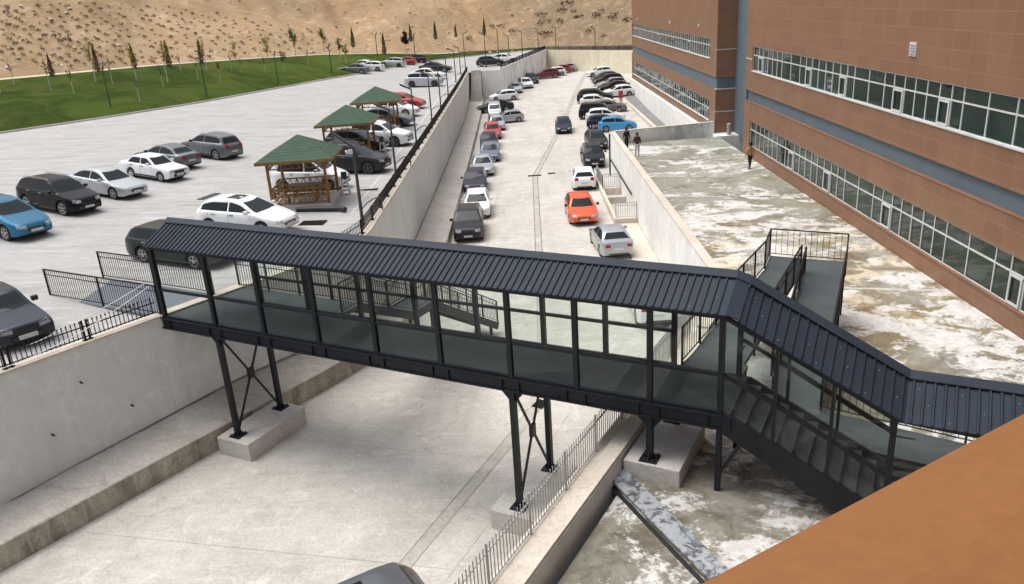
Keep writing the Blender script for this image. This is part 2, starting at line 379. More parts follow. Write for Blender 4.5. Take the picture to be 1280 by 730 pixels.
# walkway between curb and retaining wall: top sheet and curb face are one raised slab
def along(pts, n):
    seg = [math.dist(a[:2], b[:2]) for a, b in zip(pts, pts[1:])]; tot = sum(seg); out = []
    for i in range(n + 1):
        d = tot * i / n
        for (a, b, l) in zip(pts, pts[1:], seg):
            if d <= l + 1e-6: t = d / l; out.append((lerp(a[0], b[0], t), lerp(a[1], b[1], t))); break
            d -= l
    return out
NW = 60; cu = along(CURB, NW); wl = [(x - .1, y) for x, y in along(WALL, NW)]
w.grid([[(c[0], c[1], walk_z(c)), (lerp(c[0], q[0], .5), lerp(c[1], q[1], .5), lerp(walk_z(c), foot_z(q), .5)), (q[0], q[1], foot_z(q))] for c, q in zip(cu, wl)])
tag(w.build('walkway', 'walk', smooth=True), kind='structure')
w = MB(); co = offs(cu, .10)
w.grid([[(c[0], c[1], -.5), (c[0], c[1], walk_z(c) - .03), (c[0] - .02, c[1] + .01, walk_z(c) + .012), (o[0], o[1], walk_z(c) + .012)] for c, o in zip(cu, co)])
tag(w.build('curb', 'curb'), kind='structure')

g = MB(); rows = []
for y in [-12 + 2 * i for i in range(63)] + [112.9]:
    if y <= 112.9: rows.append([(x, y, lot_z(x)) for x in [xwall(y) - .1, -14 - (0 if y > 20 else 12), -20 - (0 if y > 20 else 10), -26 - (0 if y > 20 else 6), -34, -42, -50, -60, -75]])
rows = sorted(rows, key=lambda r: r[0][1]); g.grid(rows)
rows = [[(x, y, lot_z(x)) for x in [xwall(y) - .05, -5.5, -8, -14, -20, -26, -34, -42, -50, -60, -75]] for y in [113.02 + 2.5 * i for i in range(22)]]
g.grid(rows); g.grid([[(x, y, 4.55) for x in (-6.9, -6.4)] for y in (113, 113.4)])
tag(g.build('parking_lot', 'lot', smooth=True), kind='structure')

# lawn bank and hillside
EDGE = [(-70, 32), (-48, 53), (-41.6, 63.5), (-37, 71.5), (-32.5, 81), (-27.0, 97), (-23.0, 111), (-18.5, 128), (-14.2, 141), (-6, 151), (4, 156)]
TOP = [(-98, 50, 9.6), (-66, 66, 9.5), (-51.6, 80.6, 9.2), (-46, 87.5, 9.1), (-41, 93.4, 9.0), (-35.5, 110, 8.3), (-30.4, 126, 7.5), (-22.5, 138, 6.5), (-14.5, 144.8, 5.5), (-6, 152, 5.1), (4, 157.5, 4.9)]
g = MB(); rows = []
def rs(p): return p
for i in range(len(EDGE) - 1):
    for k in range(6):
        t = k / 6; e = [lerp(EDGE[i][j], EDGE[i + 1][j], t) for j in (0, 1)]; q = [lerp(TOP[i][j], TOP[i + 1][j], t) for j in (0, 1, 2)]
        row = []
        for s in range(11):
            u = s / 10; x = lerp(e[0], q[0], u); y = lerp(e[1], q[1], u); z = lerp(lot_z(e[0]) + .05, q[2], u ** .85)
            z += (.28 * math.sin(x * .5 + 1.3) * math.sin(y * .33) + .15 * math.sin(x * 1.1 + y * .8)) * math.sin(u * math.pi)
            row.append((x, y, z))
        rows.append(row)
g.grid(rows); grass = tag(g.build('lawn', 'grass', smooth=True), kind='structure')
# kerb strip along the top of the lawn
g = MB(); g.grid([[(r[-1][0], r[-1][1], r[-1][2] + .05), (r[-1][0] - .75, r[-1][1] + .8, r[-1][2] + .1)] for r in rows[:-8]])
tag(g.build('path', 'coping', smooth=True), kind='structure')
g = MB(); eb = [r[0] for r in rows]
g.grid([[(p[0] + .16, p[1] - .1, lot_z(p[0]) - .05), (p[0] + .16, p[1] - .1, lot_z(p[0]) + .13), (p[0] - .02, p[1] + .02, lot_z(p[0]) + .13)] for p in eb])
tag(g.build('lawn_kerb', 'pad'), kind='structure')

HT = TOP[:-1] + [(5, 158, 4.8), (20, 150, 4.6), (45, 138, 4.6), (80, 122, 4.6)]
HD = [(-.72, .69)] * 5 + [(-.68, .73), (-.62, .78), (-.5, .86), (-.3, .95), (-.12, 1), (0, 1), (.1, 1), (.2, 1), (.3, 1)]
def hill_rows():
    rr = []; random.seed(3)
    for i in range(len(HT) - 1):
        n = 14
        for k in range(n):
            t = k / n; b = [lerp(HT[i][j], HT[i + 1][j], t) for j in (0, 1, 2)]; d = [lerp(HD[i][j], HD[i + 1][j], t) for j in (0, 1)]
            row = []
            for s in range(72):
                u = 1.6 * s + .004 * s * s; x = b[0] - .75 * (i < 9) + d[0] * u; y = b[1] + .8 * (i < 9) + d[1] * u
                z = b[2] + .1 + u * lerp(.50, .56, min(1, u / 40)) + (2.0 * math.sin(x * .055 + 1) * math.sin(y * .06 + .6 * i / 9) + .9 * math.sin(x * .17 + y * .11) + .35 * math.sin(x * .45 - y * .3) + .22 * math.sin(x * .9 + y * .6) ) * min(1, u / 14) + (random.uniform(-.26, .26) + .5 * math.sin(x * 1.9 + 2 * math.sin(y * .7)) * math.sin(y * 1.3) * .4 - .9 * max(0, math.sin(x * .23 + y * .05 + 1.5 * math.sin(u * .08))) ** 6) * min(1, u / 3)
                row.append((x, y, z))
            rr.append(row)
    return rr
g = MB(); g.grid(hill_rows()); hill = tag(g.build('hill', 'hill', smooth=True, sharp=80), kind='structure')

# right-hand terrace slab
CI = [(-2.9, 7.9), (-.87, 11.8), (2.36, 17.8), (6.2, 24.9), (6.85, 26.6), (6.86, 40), (6.86, 62.2)]     # lane-side coping line
def ter_z(x, y): return 2.5 + .33 * min(max((9.5 - x) / 5, 0), 1) * min(max((30 - y) / 6, 0), 1)
LX = [(-8, -9), (7.3, -2.6), (12.6, .3), (17.5, 2.9), (24.4, 6.6), (26.5, 7.15), (62.3, 7.15)]
g = MB(); rows = []
for y in sorted([-8, -2, 7.3, 10, 12.6, 15, 17.5, 20, 22, 24.4, 26.5, 28, 30, 35, 40, 45, 50, 55, 60, 62.3]):
    x0 = interp(y, LX); rows.append([(lerp(x0, 15.44, k / 12), y, ter_z(lerp(x0, 15.44, k / 12), y)) for k in range(13)])
g.grid(rows); g.grid([[(p[0], p[1], p[2]), (p[0], p[1], 0)] for p in rows[-1]])
tag(g.build('terrace', 'terrace', smooth=True), kind='structure')

# ------------------------------------------------------------------ covered footbridge (local x along the bridge, y away from the camera, z up)
BO = (-11.594, 23.078, 0); BR = R(-26.7)
def bw(t, n): return (BO[0] + t * math.cos(BR) - n * math.sin(BR), BO[1] + t * math.sin(BR) + n * math.cos(BR))
TS = [0, 2.22, 4.2, 6.24, 8.24, 10.27, 12.3, 14.05, 15.84, 17.42]; BWD = 1.95; EZ, RZ = 7.17, 7.72

def roof_side(t0, z0, t1, z1, side, off=0.0, step=.172, name='roof_sheet', parent=None):
    """one slope of the sheet roof with its standing ribs; side -1 = camera side"""
    nr = .98; ne = -.13 if side < 0 else 2.09; g = MB()
    def P(t, u, h=0):                                   # u 0 ridge .. 1 eave
        z = lerp(z0, z1, (t - t0) / (t1 - t0)) - .56 * u + h; return (t, lerp(nr, ne, u), z)
    g.add([P(t0, 0), P(t1, 0), P(t1, 1), P(t0, 1), P(t0, 0, -.03), P(t1, 0, -.03), P(t1, 1, -.03), P(t0, 1, -.03)],
          [(0, 1, 2, 3), (7, 6, 5, 4), (3, 2, 6, 7), (0, 4, 5, 1), (0, 3, 7, 4), (1, 5, 6, 2)])
    t = t0 + step * .5
    while t < t1 - .05:
        a, b, h = .032, .016, .038
        g.add([P(t - a, .13, .001), P(t - b, .13, h), P(t + b, .13, h), P(t + a, .13, .001), P(t - a, 1.012, .001), P(t - b, 1.012, h), P(t + b, 1.012, h), P(t + a, 1.012, .001)],
              [(0, 1, 5, 4), (1, 2, 6, 5), (2, 3, 7, 6), (0, 3, 2, 1), (4, 5, 6, 7)])
        t += step
    if side < 0:
        t = t0 + step * 1.0; k = 0
        while t < t1 - .1:
            u = (.32, .62, .9)[k % 3]; q = P(t, u); g.box(t - .009, t + .009, q[1] - .009, q[1] + .009, q[2] - .01, q[2] + .014, 1); t += step * (2 if k % 2 else 1); k += 1
    return g.build(name, ['roof', 'galv'], parent)
def ridge_cap(t0, z0, t1, z1, parent):
    g = MB(); s = .56 / 1.11
    for t, z in ((t0, z0), (t1, z1)): pass
    row = lambda t, z: [(t, .98 - .2, z - .2 * s + .052), (t, .98 - .19, z - .19 * s + .062), (t, .98, z + .07), (t, .98 + .19, z - .19 * s + .062), (t, .98 + .2, z - .2 * s + .052), (t, .98, z + .045)]
    a, b = row(t0, z0), row(t1, z1); g.add(a + b, [(i, (i + 1) % 6, 6 + (i + 1) % 6, 6 + i) for i in range(6)] + [(0, 1, 2, 3, 4, 5), (11, 10, 9, 8, 7, 6)])
    return g.build('ridge_cap', 'roof', parent)
def screws(*a): pass

bridge = empty('covered_footbridge', (BO[0], BO[1], 0), BR, label='dark glazed footbridge with ribbed sheet roof spanning the sunken lane', cat='footbridge')
roof_side(-.15, RZ, 17.5, RZ, -1, parent=bridge); roof_side(-.15, RZ, 17.5, RZ, 1, parent=bridge)
ridge_cap(-.16, RZ, 17.5, RZ, bridge); screws(-.15, RZ, 17.5, RZ, bridge)
for i, t in enumerate(TS):
    for n in (0, BWD):
        g = MB(); g.box(t - .06, t + .06, n - .06, n + .06, 4.42, 7.16 - (0 if n == 0 else -.02)); g.build('post', 'metal', bridge)
def bay(t0, t1, n, parent, z0=4.86, zt=7.13):
    g = MB(); a, b = t0 + .06, t1 - .06
    for nm, w, q0, q1 in (('middle_rail', .035, 5.69, 5.77), ('bottom_rail', .04, 4.8, z0), ('top_rail', .05, zt - .1, zt)):
        g = MB(); g.box(a, b, n - w, n + w, q0, q1); g.build(nm, 'metal', parent)
    for q0, q1 in ((z0, 5.69), (5.77, zt - .1)):
        g = MB(); g.box(a, b, n - .006, n + .006, q0, q1); g.build('glass_pane', 'glass', parent)
for i in range(9):
    bay(TS[i], TS[i + 1], 0, bridge)
    if i not in (0, 8): bay(TS[i], TS[i + 1], BWD, bridge)
g = MB(); g.box(-.1, 17.62, .0, BWD, 4.70, 4.795); g.build('deck', 'rubber', bridge)
for n, s in ((-.05, -1), (BWD + .05, 1)):
    g = MB(); g.box(-.15, 17.48, n - .012, n + .012, 4.46, 4.76); g.box(-.15, 17.48, n - .07, n + .07, 4.76, 4.785); g.box(-.15, 17.48, n - .07, n + .07, 4.43, 4.46)
    for t in TS: g.box(t - .25, t - .23, n - .065, n + .065, 4.461, 4.759); g.box(t + .23, t + .25, n - .065, n + .065, 4.461, 4.759)
    g.build('edge_beam', 'metal', bridge)
g = MB()
for t in TS: g.box(t - .04, t + .04, .1, BWD - .1, 4.5, 4.69)
g.build('cross_beam', 'metal', bridge)
def column(t, n, z0, brace_plate=True):
    g = MB(); g.box(t - .075, t + .075, n - .075, n + .075, z0 + .02, 4.42); g.build('column', 'metal', bridge)
    g = MB(); g.box(t - .21, t + .21, n - .21, n + .21, z0, z0 + .03)
    for sx, sy in ((1, 0), (-1, 0), (0, 1), (0, -1)):
        g.add([(t + sx * .076 + sy * .01, n + sy * .076 + sx * .01, z0 + .03), (t + sx * .19 + sy * .01, n + sy * .19 + sx * .01, z0 + .03), (t + sx * .076 + sy * .01, n + sy * .076 + sx * .01, z0 + .2),
               (t + sx * .076 - sy * .01, n + sy * .076 - sx * .01, z0 + .03), (t + sx * .19 - sy * .01, n + sy * .19 - sx * .01, z0 + .03), (t + sx * .076 - sy * .01, n + sy * .076 - sx * .01, z0 + .2)],
              [(0, 1, 2), (5, 4, 3), (0, 2, 5, 3), (1, 4, 5, 2), (0, 3, 4, 1)])
    for sx, sy in ((1, 1), (1, -1), (-1, 1), (-1, -1)): g.tube([(t + sx * .16, n + sy * .16, z0 + .03), (t + sx * .16, n + sy * .16, z0 + .1)], .018, 6)
    g.build('base_plate', 'metal', bridge)
    if brace_plate:
        g = MB()
        for s in (-1, 1):
            g.add([(t + s * .076, n - .012, 4.42), (t + s * .34, n - .012, 4.42), (t + s * .076, n - .012, 4.12), (t + s * .076, n + .012, 4.42), (t + s * .34, n + .012, 4.42), (t + s * .076, n + .012, 4.12)],
                  [(0, 1, 2), (5, 4, 3), (0, 2, 5, 3), (1, 4, 5, 2), (0, 3, 4, 1)])
        g.build('knee_bracket', 'metal', bridge)
for t, z0 in ((2.2, .98), (12.3, .98)):
    for n in (0, BWD): column(t, n, z0)
    g = MB(); g.bar((t, .1, 4.3), (t, BWD - .1, z0 + .25), .055, .055, (1, 0, 0)); g.bar((t + .001, BWD - .1, 4.3), (t + .001, .1, z0 + .25), .053, .057, (1, 0, 0))
    zc = (4.3 + z0 + .25) / 2; g.box(t - .045, t + .045, BWD / 2 - .12, BWD / 2 + .12, zc - .17, zc + .17); g.build('cross_brace', 'metal', bridge)
for n in (0, BWD): column(15.84, n, 3.28, n == 0)
for n in (0, BWD):
    g = MB(); g.box(17.36, 17.48, n - .06, n + .06, 2.6, 4.42); g.build('column', 'metal', bridge)

def plinth(name, t0, t1, n0, n1, z0, z1, label):
    c = bw((t0 + t1) / 2, (n0 + n1) / 2); g = MB(); w, d = (t1 - t0) / 2, (n1 - n0) / 2
    g.box(-w, w, -d, d, z0, z1); o = g.build(name, 'pad'); o.location = (c[0], c[1], 0); o.rotation_euler = (0, 0, BR)
    bv = o.modifiers.new('edge', 'BEVEL'); bv.width = .02; bv.segments = 2
    return tag(o, label, 'concrete plinth')
plinth('concrete_plinth', 1.6, 2.95, -.35, 2.3, .1, .98, 'concrete plinth against the kerb under the left pair of bridge legs')
plinth('concrete_plinth', 11.6, 12.95, -.4, 2.35, .1, .98, 'concrete plinth under the middle pair of bridge legs beside the grey railing')
plinth('concrete_plinth', 15.28, 16.62, -.27, 2.1, 2.4, 3.28, 'concrete plinth on the terrace inside the low coping wall')

# covered stairs going down from the bridge to the terrace
st = empty('covered_staircase', (*bw(17.5, 0), 0), BR, label='glazed dark steel staircase with sloping ribbed roof at the right end of the footbridge', cat='staircase')
st.location = (BO[0], BO[1], 0)
S0, S1, ZB = 17.75, 21.0, 5.93
g = MB()
for a, b, c, d in (((17.5, RZ), (17.78, RZ - .1), 0, 0),):
    for ne in (-.13, 2.09):
        g.add([(a[0], .98, a[1] + .03), (b[0], .98, b[1] + .03), (b[0], ne, b[1] - .56 + .03), (a[0], ne, a[1] - .56 + .03), (a[0], .98, a[1]), (b[0], .98, b[1]), (b[0], ne, b[1] - .56), (a[0], ne, a[1] - .56)],
              [(0, 1, 2, 3), (7, 6, 5, 4), (3, 2, 6, 7), (0, 4, 5, 1), (0, 3, 7, 4), (1, 5, 6, 2)])
g.build('roof_joint', 'roof', st)
for s in (-1, 1):
    roof_side(17.78, RZ - .12, 21.0, ZB, s, parent=st, step=.19); roof_side(21.0, ZB - .004, 27.5, ZB - .004, s, parent=st, step=.19)
ridge_cap(17.5, RZ, 17.8, RZ - .1, st); ridge_cap(17.8, RZ - .1, 21.02, ZB, st); ridge_cap(21.02, ZB, 27.5, ZB, st)
screws(17.78, RZ - .12, 21.0, ZB, st); screws(21.02, ZB, 27.5, ZB, st)
def eave(t): return interp(t, [(17.5, 7.13), (17.8, 6.98), (21, 5.33), (30, 5.33)])
def floor(t): return interp(t, [(17.5, 4.8), (17.6, 4.8), (20.9, 3.02), (30, 3.02)])
for t, w in ((18.55, .07), (19.68, .07), (20.83, .12), (22.6, .07), (24.4, .12), (26.3, .12)):
    for n in (0, BWD):
        g = MB(); g.box(t - w / 2, t + w / 2, n - .05, n + .05, floor(t) - .3, eave(t) - .02); g.build('post', 'metal', st)
tt = [17.48, 18.55, 19.68, 20.83, 22.6, 24.4, 26.3]
for a, b in zip(tt, tt[1:]):
    for n in (0, BWD):
        if n and a > 20: continue
        g = MB(); up = (0, 0, 1)
        g.bar((a, n, floor(a) + .93), (b, n, floor(b) + .93), .06, .08); g.build('middle_rail', 'metal', st)
        g = MB(); g.bar((a, n, eave(a) - .08), (b, n, eave(b) - .08), .08, .08); g.build('top_rail', 'metal', st)
        g = MB(); f0, f1 = floor(a) + .06, floor(b) + .06; e0, e1 = eave(a) - .12, eave(b) - .12
        g.add([(a, n - .005, f0), (b, n - .005, f1), (b, n - .005, e1), (a, n - .005, e0), (a, n + .005, f0), (b, n + .005, f1), (b, n + .005, e1), (a, n + .005, e0)],
              [(0, 1, 2, 3), (7, 6, 5, 4), (0, 4, 5, 1), (3, 2, 6, 7), (0, 3, 7, 4), (1, 5, 6, 2)]); g.build('glass_pane', 'glass', st)
for n in (-.03, BWD + .03):
    g = MB(); pf = [(17.42, 4.78), (17.7, 4.78), (20.95, 3.1), (27.5, 3.1), (27.5, 2.72), (20.8, 2.72), (20.3, 2.78), (17.42, 4.36)]
    k = len(pf); g.add([(p[0], n - .03, p[1]) for p in pf] + [(p[0], n + .03, p[1]) for p in pf], [tuple(range(k)), tuple(range(2 * k - 1, k - 1, -1))] + [(i, (i + 1) % k, k + (i + 1) % k, k + i) for i in range(k)]); g.build('stringer', 'metal', st)
for i in range(10):
    z = 4.8 - .178 * (i + 1); t = 17.62 + .327 * i
    g = MB(); g.box(t, t + .345, .03, BWD - .03, z - .03, z); g.box(t - .006, t + .006, .03, BWD - .03, z - .001, z + .175); g.build('step', 'stairs', st)
g = MB(); g.box(20.9, 27.5, 0, BWD, 2.94, 3.02); g.build('landing', 'rubber', st)
g = MB(); g.bar((17.46, -.02, 3.3), (17.98, -.02, 4.3), .07); g.bar((17.46, BWD, 3.3), (17.98, BWD, 4.3), .07); g.build('diagonal_brace', 'metal', st)
for n in (.12, BWD - .12):
    g = MB(); g.tube([(17.5, n, 5.55), (17.6, n, 5.72), (20.9, n, 3.95), (21.3, n, 3.95)], .022, 8); g.build('handrail', 'metal', st)

# ------------------------------------------------------------------ railings
def railing(parent, pts, h=1.0, step=.115, name='railing', mat='iron', post=1.6, mid=.82, low=.1, pw=.014, posts=True, pr=.05, tops=None):
    """pts = foot line (local); one mesh of rails + pickets, posts their own parts"""
    g = MB()
    for a, b in zip(pts, pts[1:]):
        a = Vector(a); b = Vector(b); L = (b - a).length; up = Vector((0, 0, 1))
        for z, w in ((h, .045), (mid * h, .028), (low, .028)) if not tops else ((tops * h, .03), (low, .03)):
            if z: g.bar(a + up * z, b + up * z, w, w * .8)
        k = max(1, int(L / step))
        for i in range(k + 1):
            p = a.lerp(b, i / k); g.bar(p + up * low, p + up * (h - .02), pw, pw)
    o = g.build(name, mat, parent)
    if posts:
        for a, b in zip(pts, pts[1:]):
            a = Vector(a); b = Vector(b); k = max(1, round((b - a).length / post))
            for i in range(k + 1):
                if i == 0 and a != Vector(pts[0]): continue
                p = a.lerp(b, i / k); q = MB(); q.bar(p, p + Vector((0, 0, h + .01)), pr, pr); q.build('railing_post', mat, parent)
    return o
# entrance ramp at the left end
rm = empty('access_ramp', (BO[0], BO[1], 0), BR, label='dark steel ramp with picket railings leading from the paving to the footbridge', cat='ramp')
g = MB(); n0, n1 = -.05, 2.12
g.add([(-6.2, n0, 4.80), (-.12, n0, 4.8), (-.12, n0, 4.45), (-6.2, n0, 4.5), (-6.2, n1, 4.80), (-.12, n1, 4.8), (-.12, n1, 4.45), (-6.2, n1, 4.5)],
      [(0, 3, 2, 1), (4, 5, 6, 7), (0, 1, 5, 4), (1, 2, 6, 5), (2, 3, 7, 6), (3, 0, 4, 7)]); g.build('ramp_deck', 'ramp', rm)
railing(rm, [(-5.75, 0, 4.8), (-.2, 0, 4.8)], 1.02, post=2.7); railing(rm, [(-5.75, 2.08, 4.8), (-.2, 2.08, 4.8)], 1.02, post=2.7)

# stairs from the bridge down to the lane, behind the bridge
ls = empty('lane_staircase', (BO[0], BO[1], 0), BR, label='open dark steel stairs behind the footbridge going down to the lane beside the left wall', cat='staircase')
g = MB(); g.box(.1, 5.4, 2.02, 3.0, 4.66, 4.795); g.box(.1, 5.4, 2.96, 3.02, 4.45, 4.66); g.build('platform', 'rubber', ls)
def lz(n): return interp(n, [(3.0, 4.8), (5.8, 3.4), (7.0, 3.4), (11.6, .62), (12.2, .62)])
for i in range(8):
    g = MB(); n = 3.02 + i * .35; z = 4.8 - .175 * (i + 1); g.box(4.3, 5.4, n, n + .36, z - .04, z); g.build('step', 'stairs', ls)
g = MB(); g.box(4.3, 5.4, 5.8, 7.0, 3.32, 3.4); g.build('platform', 'rubber', ls)
for i in range(15):
    g = MB(); n = 7.0 + i * .305; z = 3.4 - .175 * (i + 1); g.box(4.3, 5.4, n, n + .31, z - .04, z); g.build('step', 'stairs', ls)
for t in (4.28, 5.42):
    g = MB(); Q = [(3.0, 4.8), (5.8, 3.42), (7.0, 3.42), (11.7, .66)]
    for a, b in zip(Q, Q[1:]): g.bar((t, a[0], a[1] - .14), (t, b[0], b[1] - .14), .05, .3)
    g.build('stringer', 'metal', ls); railing(ls, [(t, a[0], a[1]) for a in Q], 1.0, post=1.5, step=.13)
railing(ls, [(.2, 2.98, 4.8), (4.25, 2.98, 4.8)], 1.0, post=1.4)
railing(ls, [(5.42, 2.05, 4.8), (5.42, 3.0, 4.8)], 1.0)
for t, n, z in ((4.35, 6.95, 3.3), (5.35, 6.95, 3.3), (5.35, 11.2, .9)):
    g = MB(); g.box(t - .05, t + .05, n - .05, n + .05, .3, z); g.build('column', 'metal', ls)

# switchback ramp on the terrace side
sr = empty('switchback_ramp', (BO[0], BO[1], 0), BR, label='dark switchback ramp with picket railings standing on the stained terrace behind the stair roof', cat='ramp')
def slab(pts, th, name, parent, mat='rubber'):
    g = MB(); k = len(pts); g.add([tuple(p) for p in pts] + [(p[0], p[1], p[2] - th) for p in pts], [tuple(range(k)), tuple(range(2 * k - 1, k - 1, -1))] + [(i, (i + 1) % k, k + (i + 1) % k, k + i) for i in range(k)])
    return g.build(name, mat, parent)
slab([(15.95, 1.98, 4.8), (17.5, 1.98, 4.8), (17.5, 2.6, 4.79), (16.05, 2.6, 4.79)], .12, 'ramp_deck', sr)
slab([(16.05, 2.6, 4.79), (17.4, 2.6, 4.79), (17.55, 11.0, 4.42), (16.4, 11.0, 4.42)], .12, 'ramp_deck', sr)
slab([(16.4, 11.0, 4.42), (18.92, 11.0, 4.42), (18.84, 12.5, 4.42), (16.3, 12.5, 4.42)], .12, 'landing', sr)
slab([(17.68, 11.0, 4.42), (18.92, 11.0, 4.42), (19.15, 3.6, 3.35), (17.85, 3.6, 3.35)], .12, 'ramp_deck', sr)
slab([(17.85, 3.6, 3.35), (19.15, 3.6, 3.35), (19.3, 2.2, 3.3), (18.1, 2.2, 3.3)], .1, 'landing', sr)
slab([(19.16, 3.6, 3.34), (24, 3.6, 2.95), (24, 2.3, 2.95), (19.3, 2.2, 3.3)], .1, 'ramp_deck', sr)
railing(sr, [(16.0, 2.1, 4.8), (16.4, 11.0, 4.42), (16.3, 12.48, 4.42)], 1.0, step=.19, post=1.5, mid=0)
railing(sr, [(16.3, 12.48, 4.42), (18.84, 12.48, 4.42)], 1.0, step=.19, post=2.6, mid=0)
railing(sr, [(18.84, 12.48, 4.42), (18.94, 11.0, 4.42), (19.15, 3.6, 3.35)], 1.0, step=.13, post=1.3, mid=.8)
railing(sr, [(17.53, 3.2, 4.78), (17.55, 11.0, 4.42)], .95, step=.19, post=1.5, mid=.75)
railing(sr, [(17.69, 11.0, 4.42), (17.88, 4.2, 3.4)], .9, step=.19, post=1.5, mid=.75)
railing(sr, [(19.16, 3.62, 3.35), (24, 3.62, 2.95)], .95, step=.16, post=1.6, mid=0)
for t, n, z in ((16.35, 10.9, 4.3), (18.85, 10.9, 4.3), (16.35, 12.4, 4.3), (18.8, 12.4, 4.3), (16.2, 6.5, 4.5), (17.5, 6.5, 4.5), (17.8, 6.5, 3.65), (19.0, 6.5, 3.65), (16.05, 2.8, 4.65), (17.4, 2.8, 4.65)):
    g = MB(); g.box(t - .04, t + .04, n - .04, n + .04, 2.5, z); g.build('column', 'metal', sr)

# ------------------------------------------------------------------ retaining walls
def wallthing(name, pts, w0, w1, z0, z1, mat, label, cat='wall', cap=None, capmat='coping', **kw):
    e = MB().ribbon(pts, w0, w1, z0, z1).build(name, mat); tag(e, label, cat)
    if cap:
        MB().ribbon(pts, cap[0], cap[1], cap[2], cap[3]).build('coping', capmat, e)
    return e
wallthing('retaining_wall', WALL, 0, .32, -.6, 4.80, 'grey_wall', 'long grey concrete retaining wall below the upper parking lot', cap=(-.04, .36, 4.80, 4.86))
rwall = bpy.data.objects['retaining_wall']
for px_, py_, pz_ in ((-16.35, 16.72, 3.2), (-14.05, 19.9, 2.55), (-12.65, 21.8, 2.4), (-13.4, 20.8, 3.75), (-17.6, 15.0, 2.2)):
    o = Vector((.8, -.6, 0)); g = MB(); g.tube([Vector((px_, py_, pz_)) - o * .3, Vector((px_, py_, pz_)) + o * .115], .03, 10); g.build('tie_hole', 'trim', rwall)
st2 = empty('concrete_steps', (-5.8, 110, 0), label='narrow concrete steps at the far end of the long grey wall', cat='steps')
for i in range(20):
    g = MB(); y = -2.6 + i * .3; g.box(-.85, .55, y, y + .31 + (19 - i) * 0, .2, 1.2 + .18 * (i + 1) - (.0 if i else 0)); g.build('step', 'walk', st2)
wallthing('painted_wall', [(-5.2, 113.1), (-2.3, 113.1)], -.15, .15, -.6, 4.72, 'white_wall', 'short whitewashed wall between the concrete steps and the mottled wall')
wallthing('mottled_wall', WALL2, 0, .35, -.6, 4.82, 'dirty_white', 'grey white mottled retaining wall beyond the concrete steps', cap=(-.04, .38, 4.82, 4.88), capmat='pad')
wallthing('end_wall', [END[0], END[1], END[2]], 0, .35, -.6, 4.80, 'yellow_wall', 'cream coloured wall closing the far end of the lane')

# coping wall with the grey railing and its continuation as white wall
NEAR = [(-4.2, 5.4), (-.87, 11.8), (2.36, 17.8), (5.2, 23.1)]; lowp = [(p[0] - .0, p[1]) for p in NEAR]
cw = empty('coping_wall', (1, 15, 0), label='low cream topped wall with stepped coping between the lane and the stained terrace', cat='wall')
def loc(pts, o): return [(p[0] - o[0], p[1] - o[1]) for p in pts]
MB().ribbon(loc(NEAR, (1, 15)), -.42, -.02, -.5, 3.45).build('parapet', 'coping', cw)
MB().ribbon(loc(NEAR, (1, 15)), -.018, .36, -.5, 3.26).build('ledge', 'coping', cw)
MB().ribbon(loc(NEAR, (1, 15)), -.432, -.422, 2.0, 3.36).build('inner_face', 'grey_wall', cw)
ww = MB().ribbon([(5.2, 23.1), (6.5, 25.6), (6.85, 27.2), (6.85, 62.2)], -.33, 0, -.6, 3.44).build('white_wall', 'white_wall'); tag(ww, 'bright white wall along the right side of the lane carrying the terrace edge', 'wall')
MB().ribbon([(5.2, 23.1), (6.5, 25.6), (6.85, 27.2), (6.85, 62.25)], -.36, .03, 3.44, 3.5).build('coping', 'coping', ww)
pw = MB().ribbon([(6.87, 62.2), (15.3, 64.0)], -.15, .15, 1.9, 3.44).build('parapet_wall', 'dirty_white'); tag(pw, 'stained white parapet across the far edge of the terrace behind two people', 'wall')
MB().ribbon([(6.84, 62.2), (15.3, 64.0)], -.18, .18, 3.44, 3.5).build('coping', 'coping', pw)

def steel_fence(name, pts, zf, h, label, mat='galv', step=.12, post=1.9, cat='fence', **kw):
    o = empty(name, (pts[0][0], pts[0][1], 0), label=label, cat=cat)
    q = [(p[0] - pts[0][0], p[1] - pts[0][1], zf) for p in pts]; railing(o, q, h, tops=.8, step=step, mat=mat, post=post, name='railing', mid=kw.get('mid', .92), low=.08, pw=.022, pr=.05); return o
fpts = offs(NEAR, .24)
steel_fence('steel_railing', fpts[:4], 3.24, 1.0, 'pale grey picket railing along the low cream topped wall')

def spear_fence(name, pts, label, zf=4.86, h=.62, seg=2.2, lean=0):
    o = empty(name, (pts[0][0], pts[0][1], 0), label=label, cat='fence')
    PP = along([(p[0] - pts[0][0], p[1] - pts[0][1]) for p in pts], max(1, round(sum(math.dist(a, b) for a, b in zip(pts, pts[1:])) / seg)))
    for a, b in zip(PP, PP[1:]):
        g = MB(); a3 = Vector((*a, zf)); b3 = Vector((*b, zf)); d = (b3 - a3).normalized(); nn = Vector((-d.y, d.x, 0))
        for z in (.1, .42): g.bar(a3 + Vector((0, 0, z)), b3 + Vector((0, 0, z)), .03, .03)
        k = int((b3 - a3).length / .125)
        for i in range(1, k):
            p = a3.lerp(b3, i / k); g.bar(p + Vector((0, 0, .06)), p + Vector((0, 0, h - .07)), .02, .02)
            t = p + Vector((0, 0, h - .07)); g.add([t - d * .03, t + nn * .02, t + d * .03, t - nn * .02, t + Vector((0, 0, .09))], [(0, 1, 4), (1, 2, 4), (2, 3, 4), (3, 0, 4), (3, 2, 1, 0)])
        g.build('fence_panel', 'iron', o)
        g = MB()
        for s in (-.07, .07):
            c = a3 + d * s; g.bar(c, c + Vector((0, 0, h)), .05, .05); g.box(c.x - .07, c.x + .07, c.y - .07, c.y + .07, zf, zf + .02)
        g.build('fence_post', 'iron', o)
    return o
wo = offs(WALL, .17)
spear_fence('spear_fence', wo[:3], 'black spear topped fence on the grey wall left of the footbridge')
